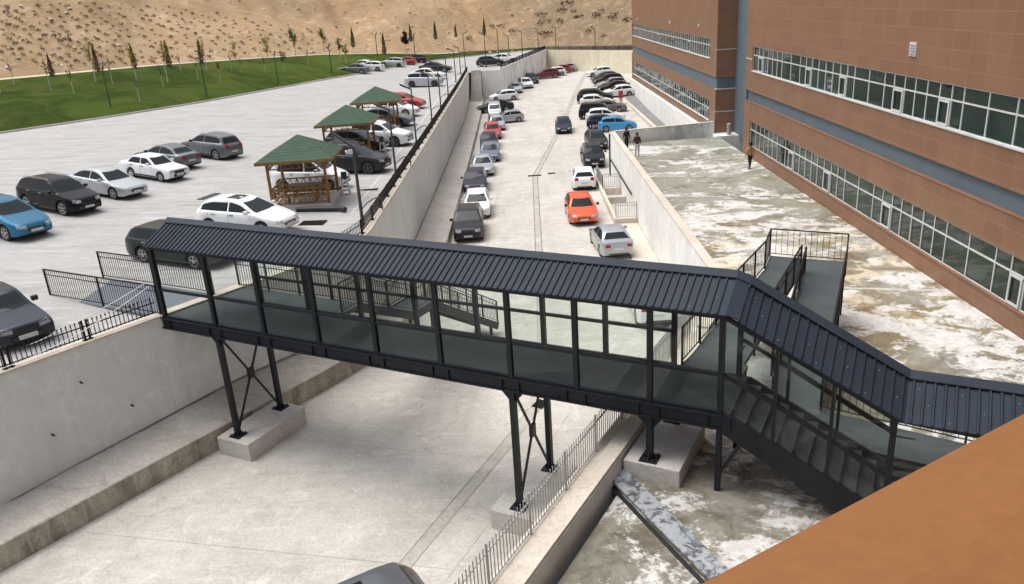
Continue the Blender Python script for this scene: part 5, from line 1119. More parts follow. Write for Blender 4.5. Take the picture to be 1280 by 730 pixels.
SHRUBS = [(-52.4, 83.3, 0.82), (-51.8, 83.9, 0.75), (-51.0, 84.9, 1.02), (-50.1, 85.9, 0.63), (-48.9, 87.2, 0.85), (-48.1, 87.8, 0.95), (-47.3, 89.0, 0.75), (-45.9, 90.3, 1.09), (-45.3, 91.2, 0.95), (-44.3, 92.1, 0.74), (-43.0, 93.9, 0.64), (-42.2, 94.6, 0.93), (-41.5, 97.1, 0.87), (-40.1, 101.7, 1.05), (-39.3, 104.2, 1.12), (-50.7, 86.0, 0.67), (-49.7, 86.9, 0.96), (-48.7, 88.2, 0.62), (-48.0, 88.9, 1.13), (-47.0, 90.0, 1.00), (-44.9, 92.5, 1.01), (-43.8, 93.9, 0.79), (-42.7, 95.0, 0.83), (-42.0, 97.3, 0.94), (-41.5, 99.4, 0.64), (-40.7, 101.8, 1.00), (-40.0, 104.1, 0.84), (-39.4, 108.3, 0.62), (-38.4, 110.0, 0.98), (-37.4, 112.5, 0.74), (-36.8, 115.2, 0.71), (-35.5, 117.7, 0.84), (-34.2, 122.7, 0.71), (-33.1, 124.8, 1.08), (-32.1, 128.8, 0.67), (-30.4, 131.2, 0.99), (-53.1, 84.2, 0.72), (-52.2, 85.2, 0.77), (-51.0, 86.1, 0.64), (-49.3, 88.2, 1.04), (-48.8, 89.2, 0.61), (-47.5, 90.7, 0.63), (-46.6, 91.6, 0.96), (-45.4, 92.6, 0.71), (-43.6, 95.1, 0.75), (-42.9, 96.9, 0.94), (-42.2, 99.8, 1.10), (-41.7, 101.6, 0.67), (-40.9, 104.5, 0.81), (-40.2, 107.7, 1.12), (-39.4, 110.4, 1.00), (-38.3, 113.3, 0.72), (-37.2, 116.0, 0.90), (-36.3, 119.4, 1.07), (-35.6, 122.7, 0.90), (-33.0, 130.1, 0.70), (-31.6, 131.4, 0.68), (-52.7, 85.7, 0.89), (-52.0, 86.1, 0.89), (-50.9, 87.3, 0.81), (-50.0, 88.3, 1.07), (-49.1, 89.6, 0.71), (-48.4, 90.6, 0.62), (-47.2, 91.8, 1.04), (-46.3, 92.7, 0.64), (-45.4, 94.1, 1.11), (-44.6, 95.3, 0.84), (-43.5, 97.3, 0.77), (-43.1, 99.2, 0.67), (-42.8, 103.7, 0.72), (-42.1, 106.2, 0.94), (-41.4, 107.6, 0.88), (-40.9, 111.6, 0.84), (-39.6, 113.8, 0.69), (-38.9, 116.8, 0.89), (-37.3, 119.6, 0.73), (-36.2, 122.4, 0.77), (-35.2, 124.9, 1.15), (-33.9, 130.1, 1.00), (-32.9, 132.4, 0.83), (-53.8, 85.4, 1.10), (-52.5, 86.7, 1.02), (-51.7, 87.3, 0.64), (-51.1, 88.4, 0.88), (-49.9, 89.6, 0.71), (-48.9, 90.6, 0.65), (-48.3, 91.5, 1.02), (-47.1, 92.7, 0.84), (-46.2, 94.3, 1.06), (-45.3, 95.3, 0.82), (-44.6, 97.2, 0.61), (-43.6, 99.8, 1.07), (-43.6, 103.4, 0.88), (-42.9, 106.4, 1.10), (-42.2, 108.9, 0.82), (-41.5, 112.2, 1.02), (-40.6, 114.9, 0.64), (-38.6, 119.7, 0.73), (-37.0, 122.6, 0.96), (-36.2, 126.0, 1.15), (-34.8, 128.8, 1.14), (-34.0, 131.8, 0.74), (-32.3, 135.6, 0.81), (-53.3, 86.5, 1.05), (-52.7, 87.4, 0.62), (-51.5, 88.9, 0.69), (-49.6, 91.0, 0.93), (-49.0, 92.0, 0.91), (-47.9, 92.8, 0.61), (-47.1, 94.3, 1.02), (-46.0, 95.5, 0.63), (-44.6, 100.4, 1.14), (-44.3, 102.6, 1.00), (-44.0, 106.4, 0.93), (-43.4, 108.7, 0.71), (-42.8, 111.9, 0.84), (-41.8, 115.5, 0.92), (-40.7, 117.4, 1.15), (-39.3, 120.6, 0.66), (-38.0, 122.7, 0.80), (-37.3, 125.4, 0.93), (-35.8, 128.7, 0.74), (-34.5, 133.2, 0.62), (-33.6, 135.3, 0.94), (-54.2, 86.9, 0.86), (-53.4, 87.7, 1.06), (-52.5, 88.7, 0.94), (-51.4, 90.0, 0.74), (-50.3, 90.9, 1.14), (-49.8, 92.1, 1.11), (-48.7, 93.3, 1.08), (-47.9, 94.4, 0.87), (-46.8, 96.2, 0.64), (-46.0, 97.2, 0.77), (-45.4, 100.3, 0.68), (-45.0, 102.5, 0.66), (-45.1, 107.6, 1.12), (-44.3, 110.5, 0.77), (-43.7, 112.6, 1.09), (-43.1, 115.8, 0.80), (-41.8, 118.1, 0.91), (-40.5, 121.1, 0.91), (-39.4, 122.3, 0.75), (-38.4, 125.2, 0.91), (-36.7, 129.5, 0.64), (-35.9, 133.2, 0.64), (-34.2, 135.8, 0.95), (-54.1, 88.0, 0.97), (-53.1, 89.0, 0.99), (-52.0, 90.1, 0.97), (-50.9, 90.8, 1.09), (-50.3, 92.6, 0.99), (-49.4, 93.7, 0.68), (-48.3, 94.6, 0.69), (-47.6, 95.8, 1.13), (-46.9, 97.4, 0.96), (-46.1, 103.6, 0.62), (-46.1, 107.0, 0.73), (-45.2, 110.3, 0.70), (-44.7, 112.9, 0.77), (-43.9, 116.2, 0.74), (-42.4, 118.3, 0.90), (-41.7, 122.2, 0.63), (-40.2, 124.0, 0.89), (-39.4, 126.7, 0.96), (-38.6, 130.5, 0.80), (-36.9, 134.0, 0.69), (-54.8, 88.4, 0.60), (-53.8, 89.4, 0.65), (-53.0, 90.0, 0.86), (-51.9, 90.9, 1.07), (-51.1, 92.2, 1.10), (-50.5, 93.5, 0.90), (-49.4, 95.1, 0.77), (-48.5, 96.3, 0.86), (-47.5, 98.1, 0.66), (-47.4, 100.8, 1.06), (-47.0, 104.3, 0.99), (-46.6, 106.6, 0.61), (-46.0, 110.7, 0.94), (-45.7, 113.3, 0.76), (-45.8, 118.4, 0.74), (-44.3, 119.5, 1.12), (-42.9, 122.1, 1.05), (-42.4, 125.6, 0.97), (-40.5, 127.9, 1.06), (-39.6, 131.5, 0.69), (-54.7, 89.6, 0.96), (-53.8, 90.6, 0.79), (-52.8, 91.6, 0.88), (-51.7, 92.5, 0.69), (-51.0, 94.0, 0.79), (-50.3, 95.4, 1.14), (-49.2, 96.4, 0.71), (-48.2, 98.4, 0.65), (-48.0, 100.3, 0.78), (-47.6, 104.3, 0.67), (-47.5, 108.1, 0.90), (-47.3, 111.1, 1.10), (-46.4, 114.2, 0.67), (-47.1, 120.6, 0.73), (-45.7, 121.5, 0.90), (-45.1, 124.7, 1.14), (-43.2, 127.1, 0.97), (-41.6, 128.2, 1.04), (-55.5, 89.4, 0.86), (-54.6, 90.6, 1.02), (-53.5, 91.7, 1.06), (-52.5, 92.8, 0.91), (-51.7, 94.3, 0.84), (-49.9, 96.7, 0.93), (-49.2, 98.6, 0.64), (-48.6, 100.0, 0.82), (-48.4, 103.0, 0.73), (-48.0, 106.4, 0.64), (-48.1, 111.5, 1.08), (-47.7, 114.2, 1.01), (-48.0, 119.9, 1.04), (-47.4, 122.7, 0.60), (-46.0, 124.7, 0.63), (-44.4, 127.7, 0.80), (-55.5, 90.8, 1.08), (-54.6, 91.8, 0.77), (-53.2, 92.9, 0.67), (-52.5, 94.1, 0.64), (-52.0, 95.8, 0.71), (-51.1, 97.1, 1.03), (-50.0, 98.3, 0.92), (-49.4, 100.2, 0.97), (-49.1, 103.1, 1.14), (-48.7, 106.3, 0.62), (-49.0, 111.4, 1.04), (-49.4, 115.6, 0.74), (-48.9, 119.5, 1.09), (-47.9, 123.7, 1.01), (-46.8, 124.6, 0.70), (-45.6, 127.5, 0.96), (-56.2, 91.0, 0.62), (-55.1, 92.0, 1.08), (-53.3, 94.3, 0.74), (-52.7, 96.4, 0.91), (-51.7, 97.2, 0.68), (-50.9, 98.7, 0.94), (-50.0, 100.4, 0.65), (-49.8, 103.8, 0.69), (-49.2, 106.1, 0.63), (-49.3, 109.9, 1.13), (-50.4, 116.0, 1.14), (-49.7, 119.0, 0.62), (-49.2, 122.8, 0.82), (-56.0, 92.2, 1.03), (-55.1, 93.2, 0.90), (-54.2, 94.3, 0.86), (-53.3, 95.6, 0.97), (-52.4, 97.7, 0.64), (-51.5, 98.9, 0.61), (-50.8, 100.0, 1.11), (-50.3, 103.3, 0.68), (-50.0, 106.5, 1.00), (-50.6, 111.9, 0.81), (-51.2, 115.8, 1.02), (-50.6, 119.8, 0.73), (-50.1, 122.6, 0.62), (-56.6, 92.8, 1.11), (-55.8, 93.3, 1.13), (-54.6, 94.7, 0.65), (-53.3, 97.4, 0.75), (-52.5, 98.8, 0.69), (-51.3, 100.2, 0.79), (-50.7, 102.2, 0.99), (-52.2, 116.8, 0.92), (-51.4, 119.5, 0.61), (-50.5, 122.0, 0.74), (-56.8, 93.8, 0.82), (-55.6, 94.5, 0.90), (-54.5, 95.7, 1.13), (-53.9, 97.2, 0.77), (-53.1, 99.1, 1.13), (-52.0, 100.4, 0.87), (-51.3, 102.0, 1.01), (-51.6, 106.1, 0.78), (-51.6, 109.2, 0.63), (-52.7, 115.5, 0.66), (-52.1, 119.1, 0.69), (-57.1, 94.0, 0.98), (-9.0, 155.2, 2.20), (-4.9, 165.5, 1.60), (-6.7, 160.9, 1.30), (-1.0, 162.0, 2.40), (4.7, 167.4, 2.60), (8.7, 165.7, 2.60), (15.6, 162.9, 3.20), (18.5, 161.4, 3.40), (21.1, 159.7, 3.00), (13.6, 158.5, 2.00), (16.2, 155.2, 1.80), (19.7, 164.6, 2.00), (-31.5, 145.2, 0.90), (-21.4, 149.7, 0.90), (-0.8, 169.8, 1.20), (2.5, 172.7, 1.00), (11.6, 168.7, 2.00)]
M['scrub'] = leafmat('brown_scrub', (.15, .095, .05), (.085, .065, .035))
def shrub(seed):
    rc.seed(seed); g = MB(); pts = []
    for k in range(46):
        a = rc.uniform(0, 6.28); r = math.sqrt(rc.random()) * .5; pts.append((r * math.cos(a), r * math.sin(a), rc.uniform(.02, .46) * (1.05 - r)))
    leaves(g, pts, .12, rc); return g.mesh('shrub', [M['shrub']])
SM = [shrub(s) for s in (1, 2, 3)]
for i, (x, y, s) in enumerate(SHRUBS[4:]):
    o = link('shrub', SM[i % 3]); o.location = (x, y, down(x, y, 10) - .05); o.scale = (s * .6, s * .6, s * .85); o.rotation_euler = (0, 0, i * 1.7)
    tag(o, 'low dry brown shrub growing on the sandy slope above the lawn', 'shrub', 'shrubs dotted over the sandy hillside')
rq = random.Random(17)
for i in range(34):
    x, y = rq.uniform(-9, 30), rq.uniform(161, 196); s = rq.uniform(1.3, 3.2)
    o = link('shrub', SM[i % 3]); o.location = (x, y, down(x, y, 10) - .05); o.scale = (s, s, s * .62); o.rotation_euler = (0, 0, i * 1.3); o.material_slots[0].link = 'OBJECT'; o.material_slots[0].material = M['scrub']
    tag(o, 'broad brown scrub bush on the rough slope beyond the cream end wall', 'bush', 'brown scrub bushes beyond the cream end wall')
# pale rubble strewn over the slope
rr = random.Random(8); g = MB()
def rock(x, y, s):
    z = down(x, y, 10); a = [Vector((rr.uniform(-1, 1), rr.uniform(-1, 1), rr.uniform(-.5, .7))).normalized() * s * rr.uniform(.6, 1) for _ in range(6)]
    q = [Vector((s, 0, 0)), Vector((0, s * .8, 0)), Vector((-s * .9, 0, 0)), Vector((0, -s, 0)), Vector((0, 0, s * .7)), Vector((0, 0, -s * .4))]; q = [v + w_ * .35 + Vector((x, y, z)) for v, w_ in zip(q, a)]
    g.add(q, [(0, 1, 4), (1, 2, 4), (2, 3, 4), (3, 0, 4), (1, 0, 5), (2, 1, 5), (3, 2, 5), (0, 3, 5)])
HR = hill_rows()
for k in range(2600):
    i = rr.randrange(0, 150); j = int(abs(rr.gauss(0, 1)) * 17) % 70 if rr.random() < .6 else rr.randrange(8, 60)
    if i < 60 and rr.random() < .55: j = int(16 + rr.gauss(0, 3) - (i - 20) * .1)
    j = min(max(j, 0), 70); p = HR[i][j]; rock(p[0] + rr.uniform(-1, 1), p[1] + rr.uniform(-1, 1), rr.choice((.09, .13, .18, .28)) * rr.uniform(.7, 1.3))
tag(g.build('rubble', 'stone'), 'pale loose rubble scattered over the sandy slope', 'rubble', kind='stuff')

# ------------------------------------------------------------------ lane and terrace details
def strip(name, pts, w, mat, zf, off=.004, kind='structure'):
    a, b = offs(pts, w / 2), offs(pts, -w / 2); g = MB(); rows = []
    P = along(pts, max(2, int(sum(math.dist(p, q) for p, q in zip(pts, pts[1:])) / 1.5)))
    a, b = offs(P, w / 2), offs(P, -w / 2)
    g.grid([[(p[0], p[1], zf(p[0], p[1]) + off), (q[0], q[1], zf(q[0], q[1]) + off)] for p, q in zip(a, b)])
    return tag(g.build(name, mat), kind=kind)
LZ = lambda x, y: lane_z(y)
CH = [(-5.6, 11.6), (-3.41, 16.47), (-.96, 21.87), (-.1, 24.0), (.3, 28), (.56, 42.69), (.83, 63.62), (3.59, 83.42), (11.41, 139.43)]
M['seam'] = vary('dark_joint', (.34, .32, .28), (.07, .06, .05), .9, .9, amt=1)
M['darkj'] = vary('grimy_joint', (.13, .12, .10), (.28, .26, .22), .5, .9)
M['channel'] = concrete('channel_concrete', (.455, .425, .38), (.36, .335, .295), (.17, .155, .13), .8, cracks=False)
strip('drain_channel', CH, .36, 'channel', LZ, .006); strip('drain_joint', offs(CH[5:], .19), .05, 'darkj', LZ, .013); strip('drain_joint', offs(CH[5:], -.19), .05, 'darkj', LZ, .013); strip('drain_joint', offs(CH, .185), .018, 'seam', LZ, .012); strip('drain_joint', offs(CH, -.185), .010, 'seam', LZ, .012)
strip('road_joint', offs(CH[:4], -1.25), .012, 'channel', LZ, .008)
strip('road_joint', [(-2.55, 40), (-2.0, 62), (-.9, 88)], .03, 'channel', LZ, .007)
for y in (16.5, 21.5, 31, 38, 46, 54, 63, 72, 82, 94, 108, 124):
    x0 = interp(y, [(q[1], q[0]) for q in CURB]); strip('road_joint', [(x0 + .1, y + (2 if y < 25 else 0)), (6.6 if y > 27 else 2.0, y - (1.5 if y < 25 else 0))], .025 if y < 60 else .05, 'channel', LZ, .005)
def disc(name, x, y, z, r, mat, label, cat):
    g = MB(); g.tube([(0, 0, 0), (0, 0, .012)], r, 20); g.tube([(0, 0, .012), (0, 0, .018)], r * .86, 20); o = g.build(name, mat); o.location = (x, y, z); return tag(o, label, cat)
disc('manhole_cover', -.47, 24.2, lane_z(24.2) + .002, .32, 'walk', 'round manhole cover in the lane beside the middle bridge legs', 'manhole cover')
def grate(x, y, z, w, d, rz, label):
    g = MB(); g.box(-w / 2, w / 2, -d / 2, -d / 2 + .04, 0, .03); g.box(-w / 2, w / 2, d / 2 - .04, d / 2, 0, .03); g.box(-w / 2, w / 2, -d / 2 + .04, d / 2 - .04, 0, .008)
    n = int(w / .07)
    for i in range(n + 1): xx = -w / 2 + .02 + (w - .04) * i / n; g.box(xx - .012, xx + .012, -d / 2 + .04, d / 2 - .04, .008, .026)
    o = g.build('drain_grate', 'iron'); o.location = (x, y, z); o.rotation_euler = (0, 0, rz); return tag(o, label, 'drain grate')
grate(.1, 24.25, lane_z(24) + .01, .55, .4, R(60), 'square iron drain grate behind the middle bridge legs')
grate(.8, 63.7, lane_z(64) + .01, 1.1, .35, 0, 'iron drain grate across the channel in the middle of the lane'); grate(2.2, 64.2, lane_z(64) + .01, .6, .35, 0, 'small iron grate right of the channel in the middle of the lane')
grate(-9.7, 34.5, lot_z(-9.7) + .01, 1.15, .75, R(-5), 'rectangular iron grate in the paving near the nearest lamp post')
grate(-8.3, 41.0, lot_z(-8) + .01, 1.0, .35, R(0), 'narrow iron grate in the paving beyond the nearest gazebo')
g = MB(); g.tube([(0, 0, .13), (1.2, -.12, .13), (2.1, -.25, .13), (2.45, -.5, .13)], .12, 10); o = g.build('black_pipe', 'trim', smooth=True); o.location = (-11.0, 36.75, lot_z(-10)); tag(o, 'thick black pipe lying on the paving in front of the nearest gazebo', 'pipe')
for x, y, l in ((-9.35, 40.3, 'small green and white stand beside the nearest gazebo'), (-9.2, 51.6, 'small green and white stand beside the middle gazebo')):
    o = empty('waste_stand', (x, y, lot_z(x)), label=l, cat='stand', group='small stands beside the gazebos')
    g = MB(); [g.bar((sx * .2, sy * .14, 0), (sx * .1, sy * .07, .8), .05, .05) for sx in (-1, 1) for sy in (-1, 1)]; g.box(-.22, .22, -.16, .16, .25, .28); g.build('frame', 'white_frame', o)
    g = MB(); g.box(-.13, .13, -.1, .1, .8, 1.15); g.build('bin', 'felt', o)
# kerbed light well with railings at the foot of the white wall
M['cream'] = M['coping']; M['faded'] = vary('faded_white_line', (.62, .61, .58), (.38, .37, .35), 1.5, .8)
lw = empty('light_well', (6.1, 53.5, 0), label='cream kerbed pit with pale picket railings at the foot of the white wall', cat='light well')
g = MB(); Q = lambda x0, x1, y0, y1, z0, z1: g.box(x0 - 6.1, x1 - 6.1, y0 - 53.5, y1 - 53.5, z0, z1)
Q(5.4, 5.6, 47.4, 60.0, -.1, .45); Q(5.6, 6.83, 47.4, 47.6, -.1, .45); Q(5.6, 6.83, 52.9, 53.1, -.1, .5); Q(5.6, 6.83, 55.6, 55.8, -.1, .5); g.build('kerb', 'coping', lw)
g = MB(); Q(5.6, 6.83, 47.6, 52.9, .0, .06); g.build('pit_floor', 'walk', lw); g = MB(); Q(5.6, 6.83, 55.8, 59.5, .0, .06); g.build('pit_floor', 'walk', lw)
railing(lw, [(-.6, -6.0, .45), (.68, -6.0, .45)], 1.0, step=.13, mat='galv', post=1.2, pw=.025); railing(lw, [(-.55, 2.2, .5), (.68, 2.2, .5)], 1.0, step=.13, mat='galv', post=1.2, pw=.025); railing(lw, [(-.6, 6.2, .45), (-.55, 2.2, .5)], .95, step=.13, mat='galv', pw=.025)
g = MB(); g.box(5.5, 6.82, 34, 47.38, 0, .17); tag(g.build('pavement', 'coping'), kind='structure')
g = MB(); g.tube([(6.78, 49.8, 1.4), (6.78, 61.6, 1.4)], .05, 8); g.tube([(6.78, 62.1, -.1), (6.78, 62.1, 3.3)], .06, 8); tag(g.build('black_handrail', 'iron'), 'black rail fixed along the bright white wall above the pit', 'handrail')
g = MB(); g.box(13.4, 13.72, 64.2, 110, -.2, .62); tag(g.build('kerb_wall', 'coping'), 'low cream kerb wall along the right edge of the far lane', 'kerb')
g = MB(); g.grid([[(13.72, y, lane_z(y) + .06), (15.14, y, lane_z(y) + .12)] for y in (64.2, 80, 95, 110)]); M['gutter'] = concrete('gutter_concrete', (.20, .20, .195), (.16, .16, .155), (.1, .1, .09), .4, cracks=False); tag(g.build('gutter', 'gutter'), kind='structure')  # flat gutter sheet; its dark grey paints in the shade of the sunken ditch
wf = offs(WALL, -.03); strip('wall_foot_grime', wf, .07, 'darkj', lambda x, y: foot_z((x, y)), .008); strip('painted_line', [(-8.25, 36), (-8.3, 60), (-8.5, 108)], .09, 'faded', lambda x, y: lot_z(x), .006); strip('painted_line', [(-8.3, 45.0), (-12.5, 46.2)], .08, 'faded', lambda x, y: lot_z(x), .006); strip('painted_line', [(-7.3, 36.5), (-8.25, 36)], .08, 'faded', lambda x, y: lot_z(x), .006)
rp = empty('red_cabinet', (12.67, 102.2, lane_z(102)), label='red cabinet on a pale post beside the far right cars', cat='cabinet')
g = MB(); g.box(-.27, .27, -.15, .15, .65, 1.5); g.box(-.3, .3, -.18, .18, 1.5, 1.55); g.build('cabinet', P['red'], rp); g = MB(); g.box(-.2, .2, -.1, .1, 0, .7); g.build('post', 'coping', rp)
# metal flashing over the terrace joint
def mk_flash():
    m, nt, b = nodes('peeling_metal_flashing'); p = pos(nt)
    c = mixc(nt, rmp(nt, noise(nt, p, 3.0, 9, .75, 1.2), .48, .56), (.42, .44, .46), (.09, .095, .10)); c = mixc(nt, rmp(nt, noise(nt, p, 1.1, 6, .6), .5, .7, 0, .7), c, (.30, .34, .38))
    nt.links.new(c, b.inputs['Base Color']); b.inputs['Roughness'].default_value = .42; b.inputs['Metallic'].default_value = .25; return m
M['flash'] = mk_flash()
def jline(p0, p1, w, z):
    d = (Vector(p1) - Vector(p0)).normalized(); n = Vector((-d.y, d.x)) * (w / 2); return [(p0[0] + n.x, p0[1] + n.y, z), (p0[0] - n.x, p0[1] - n.y, z), (p1[0] - n.x, p1[1] - n.y, z), (p1[0] + n.x, p1[1] + n.y, z)]
q = jline((1.75, 15.95), (3.3, 12.3), .5, 2.98); q2 = [(a, b_, c - .05) for a, b_, c in q]; q3 = [(a, b_, 2.7) for a, b_, c in jline((1.8, 15.8), (3.3, 12.3), .34, 0)]
g = MB(); g.add(q + q2, [(0, 1, 2, 3), (7, 6, 5, 4), (0, 4, 5, 1), (1, 5, 6, 2), (2, 6, 7, 3), (3, 7, 4, 0)]); g.prism([(a, b_) for a, b_, c in q3], 2.7, 2.925)
q4 = jline((1.52, 15.75), (3.02, 12.15), .12, 2.86)
strip('terrace_joint', [(1.5, 15.8), (3.0, 12.2)], .11, 'trim', ter_z, .012)
tag(g.build('metal_flashing', 'flash'), 'peeling blue grey metal flashing strip across the stained terrace at the bottom', 'flashing')
g = MB(); g.prism([(-1.9, 7.0), (.25, 11.9), (1.75, 15.55), (3.45, 11.4), (5, 7.5)], 2.7, 2.845)
# bollard-like vent by the recess, downpipe
g = MB(); g.tube([(0, 0, 0), (0, 0, .85)], .17, 14); g.tube([(0, 0, .85), (0, 0, .9), (0, 0, .98)], [.2, .2, .06], 14); o = g.build('vent_pipe', 'galv', smooth=True); o.location = (16.3, 62.9, 2.5); tag(o, 'grey vent pipe standing in the blue recess of the building', 'vent pipe')
strip('terrace_joint', [(7.3, 43.8), (15.3, 42.6)], .09, 'seam', lambda x, y: 2.5, .006)
strip('terrace_joint', [(11.0, 28.5), (15.3, 27.4)], .16, 'pad', lambda x, y: 2.5, .006)
# thin cables from the bridge end
for k, (a, b_) in enumerate((((-11.9, 23.0, 6.0), (-16.6, 18.4, 5.0)), ((-11.8, 22.9, 5.9), (-15.3, 18.2, 5.0)))):
    A_, B_ = Vector(a), Vector(b_); g = MB(); g.tube([A_.lerp(B_, t / 8) - Vector((0, 0, .35 * math.sin(math.pi * t / 8))) for t in range(9)], .012, 5); tag(g.build('cable', 'white_frame'), ['upper thin pale cable running from the bridge end to the lower left', 'lower thin pale cable running from the bridge end along the spear fence'][k], 'cable')

# ------------------------------------------------------------------ people
def skinmesh(name, verts, edges, rad, mat, parent, root=0, sub=1):
    me = bpy.data.meshes.new(name); me.from_pydata(verts, edges, []); o = link(name, me, parent); me.materials.append(M[mat] if isinstance(mat, str) else mat)
    sk = o.modifiers.new('skin', 'SKIN'); sk.use_smooth_shade = True
    lay = me.skin_vertices[0].data if me.skin_vertices else None
    if lay is None: me.attributes; 
    for v, r in zip(me.skin_vertices[0].data, rad): v.radius = (r, r) if not isinstance(r, tuple) else r
    me.skin_vertices[0].data[root].use_root = True
    ss = o.modifiers.new('sub', 'SUBSURF'); ss.levels = sub; ss.render_levels = sub; return o
def person(x, y, z, rz, h, label, jacket, trousers, stride=.14, long=False):
    o = empty('person', (x, y, z), R(rz), label=label, cat='person'); k = h / 1.72; o.scale = (k, k, k)
    s = stride; J = dict(pel=(0, 0, .95), wai=(0, 0, 1.1), che=(0, .0, 1.3), nec=(0, 0, 1.47), hea=(0, .015, 1.56), crn=(0, .01, 1.66))
    body_v = [J['pel'], J['wai'], J['che'], J['nec'], J['hea'], J['crn']]; rad = [.09, .08, .09, .045, .085, .075]; E_ = [(0, 1), (1, 2), (2, 3), (3, 4), (4, 5)]
    jv = [(0, 0, .9 if not long else .78), (0, 0, 1.1), (0, 0, 1.3), (0, 0, 1.42)]; jr = [(.165, .125), (.155, .12), (.175, .125), .075]; je = [(0, 1), (1, 2), (2, 3)]
    tv = [(0, 0, .96)]; tr_ = [.13]; te = []
    for sg in (-1, 1):
        i = len(body_v); f = s * sg; pts = [(sg * .1, 0, .88), (sg * .1, f * .5, .5), (sg * .1, f - .02, .1), (sg * .105, f + .12, .04)]; body_v += pts; rad += [.08, .055, .04, .035]; E_ += [(0, i), (i, i + 1), (i + 1, i + 2), (i + 2, i + 3)]
        j = len(tv); tv += [(sg * .095, 0, .86), (sg * .1, f * .5, .5), (sg * .1, f - .02, .12)]; tr_ += [.1, .08, .065]; te += [(0, j), (j, j + 1), (j + 1, j + 2)]
        i = len(body_v); g_ = -s * sg * .8; A_ = [(sg * .17, 0, 1.4), (sg * .23, g_ * .4 - .02, 1.14), (sg * .24, g_ + .05, .92), (sg * .24, g_ + .07, .85)]; body_v += A_; rad += [.04, .032, .028, .028]; E_ += [(2, i), (i, i + 1), (i + 1, i + 2), (i + 2, i + 3)]
        for q, (dx, dy, l) in enumerate(((.0, .03, .075), (.0, .012, .085), (0, -.006, .08), (0, -.022, .062), (-.02, .035, .045))):   # five fingers, the thumb leaving the side
            e = len(body_v); b0 = A_[3]; body_v += [(b0[0] + sg * dx, b0[1] + dy, b0[2] - (.02 if q < 4 else -.01)), (b0[0] + sg * dx - sg * .012, b0[1] + dy + (.02 if q == 4 else .004), b0[2] - .02 - l)]; rad += [.010, .008]; E_ += [(i + 3, e), (e, e + 1)]
        j = len(jv); jv += [(sg * .19, 0, 1.39), (sg * .235, g_ * .4 - .02, 1.14), (sg * .24, g_ + .045, .95)]; jr += [.07, .06, .05]; je += [(2, j), (j, j + 1), (j + 1, j + 2)]
    skinmesh('body', body_v, E_, rad, 'skin', o)
    skinmesh('jacket', jv, je, jr, jacket, o, 1); skinmesh('trousers', tv, te, tr_, trousers, o)
    skinmesh('hair', [(0, -.02, 1.56), (0, -.025, 1.62), (0, .0, 1.69)], [(0, 1), (1, 2)], [.088, .1, .07], 'hair', o, 1)
    for sg in (-1, 1):
        f = s * sg; skinmesh('shoe', [(sg * .1, f - .05, .045), (sg * .105, f + .06, .04), (sg * .11, f + .17, .035)], [(0, 1), (1, 2)], [.05, .05, .04], 'trim', o, 1)
    g = MB(); g.tube([(0, .095, 1.575), (0, .125, 1.55), (0, .1, 1.545)], [.008, .014, .01], 6)
    [g.tube([(sg * .085, .0, 1.54), (sg * .1, -.005, 1.58), (sg * .085, -.01, 1.6)], [.01, .016, .008], 5) for sg in (-1, 1)]; g.build('nose_and_ears', 'skin', o)
    for sg in (-1, 1):
        g = MB(); g.tube([(sg * .032, .088, 1.585), (sg * .032, .098, 1.585)], .011, 8); g.build('eye', 'hair', o)
    g = MB(); g.box(-.022, .022, .088, .1, 1.512, 1.519); g.build('mouth', 'dark_red_', o)
M['dark_red_'] = vary('lips', (.25, .07, .06), (.2, .05, .05), 5, .5)
M['tan_coat'] = vary('tan_coat', (.46, .29, .14), (.36, .22, .10), 5, .9); M['black_cloth'] = vary('black_cloth', (.014, .014, .016), (.03, .03, .03), 6, .9)
M['maroon'] = vary('maroon_coat', (.07, .022, .022), (.04, .015, .015), 5, .9); M['pale_cloth'] = vary('pale_trousers', (.62, .6, .56), (.5, .48, .45), 5, .9)
person(14.42, 50.24, 2.5, 20, 1.68, 'person in a tan coat and black trousers walking beside the lower ribbon window', 'tan_coat', 'black_cloth', .16)
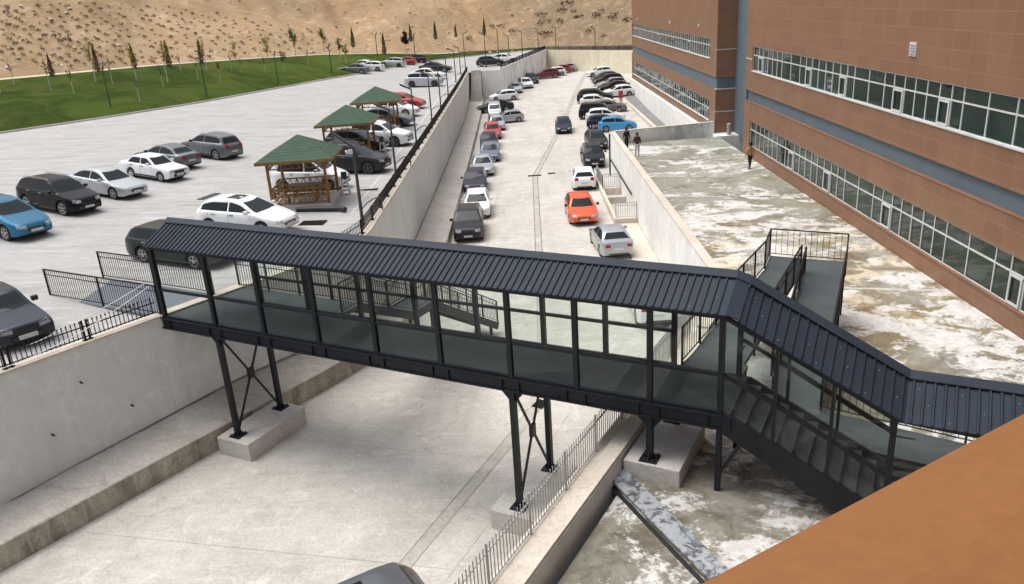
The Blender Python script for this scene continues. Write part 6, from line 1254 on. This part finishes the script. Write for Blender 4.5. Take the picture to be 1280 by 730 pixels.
person(8.16, 56.69, 2.5, 160, 1.66, 'person in a dark maroon jacket and pale trousers on the far terrace', 'maroon', 'pale_cloth', .05)
person(7.75, 59.3, 2.5, 200, 1.66, 'person dressed in black half hidden by the white terrace wall', 'black_cloth', 'black_cloth', .05, True)

# ------------------------------------------------------------------ camera, light
cam = bpy.data.cameras.new('camera'); cam.sensor_width = 36; cam.lens = 985 / 1280 * 36; cam.clip_end = 3000; cam.clip_start = .1
co = bpy.data.objects.new('camera', cam); C.objects.link(co)
RM = ((0.9981874338608238, -0.055019831427225954, -0.024385754695384308), (0.0038091144165051005, -0.3466294119019645, 0.9379944250643819), (-0.060061114955566645, -0.9363871362605416, -0.34579154633402526))
co.matrix_world = Matrix(((RM[0][0], -RM[0][1], -RM[0][2], 0), (RM[1][0], -RM[1][1], -RM[1][2], 0), (RM[2][0], -RM[2][1], -RM[2][2], ZC), (0, 0, 0, 1)))
bpy.context.scene.camera = co
wd = bpy.data.worlds.new('World'); bpy.context.scene.world = wd; wd.use_nodes = True; nt = wd.node_tree
sky = nt.nodes.new('ShaderNodeTexSky'); sky.sky_type = 'NISHITA'; sky.sun_disc = False; sky.sun_elevation = R(68); sky.sun_rotation = R(-70); sky.air_density = 1.0; sky.dust_density = 4.0
hs = nt.nodes.new('ShaderNodeHueSaturation'); hs.inputs['Saturation'].default_value = .38; nt.links.new(sky.outputs[0], hs.inputs['Color'])
bg = nt.nodes['Background']; nt.links.new(hs.outputs[0], bg.inputs[0]); bg.inputs[1].default_value = .125
sl = bpy.data.lights.new('sun', 'SUN'); sl.energy = 1.5; sl.angle = R(50); sl.color = (1, .98, .95)
so = bpy.data.objects.new('sun', sl); C.objects.link(so)
dv = Vector((-math.cos(R(68)) * math.sin(R(70)), math.cos(R(68)) * math.cos(R(70)), math.sin(R(68))))
so.rotation_euler = dv.to_track_quat('Z', 'Y').to_euler()
vs = bpy.context.scene.view_settings; vs.view_transform = 'Standard'; vs.look = 'None'; vs.gamma = 1; vs.exposure = .7
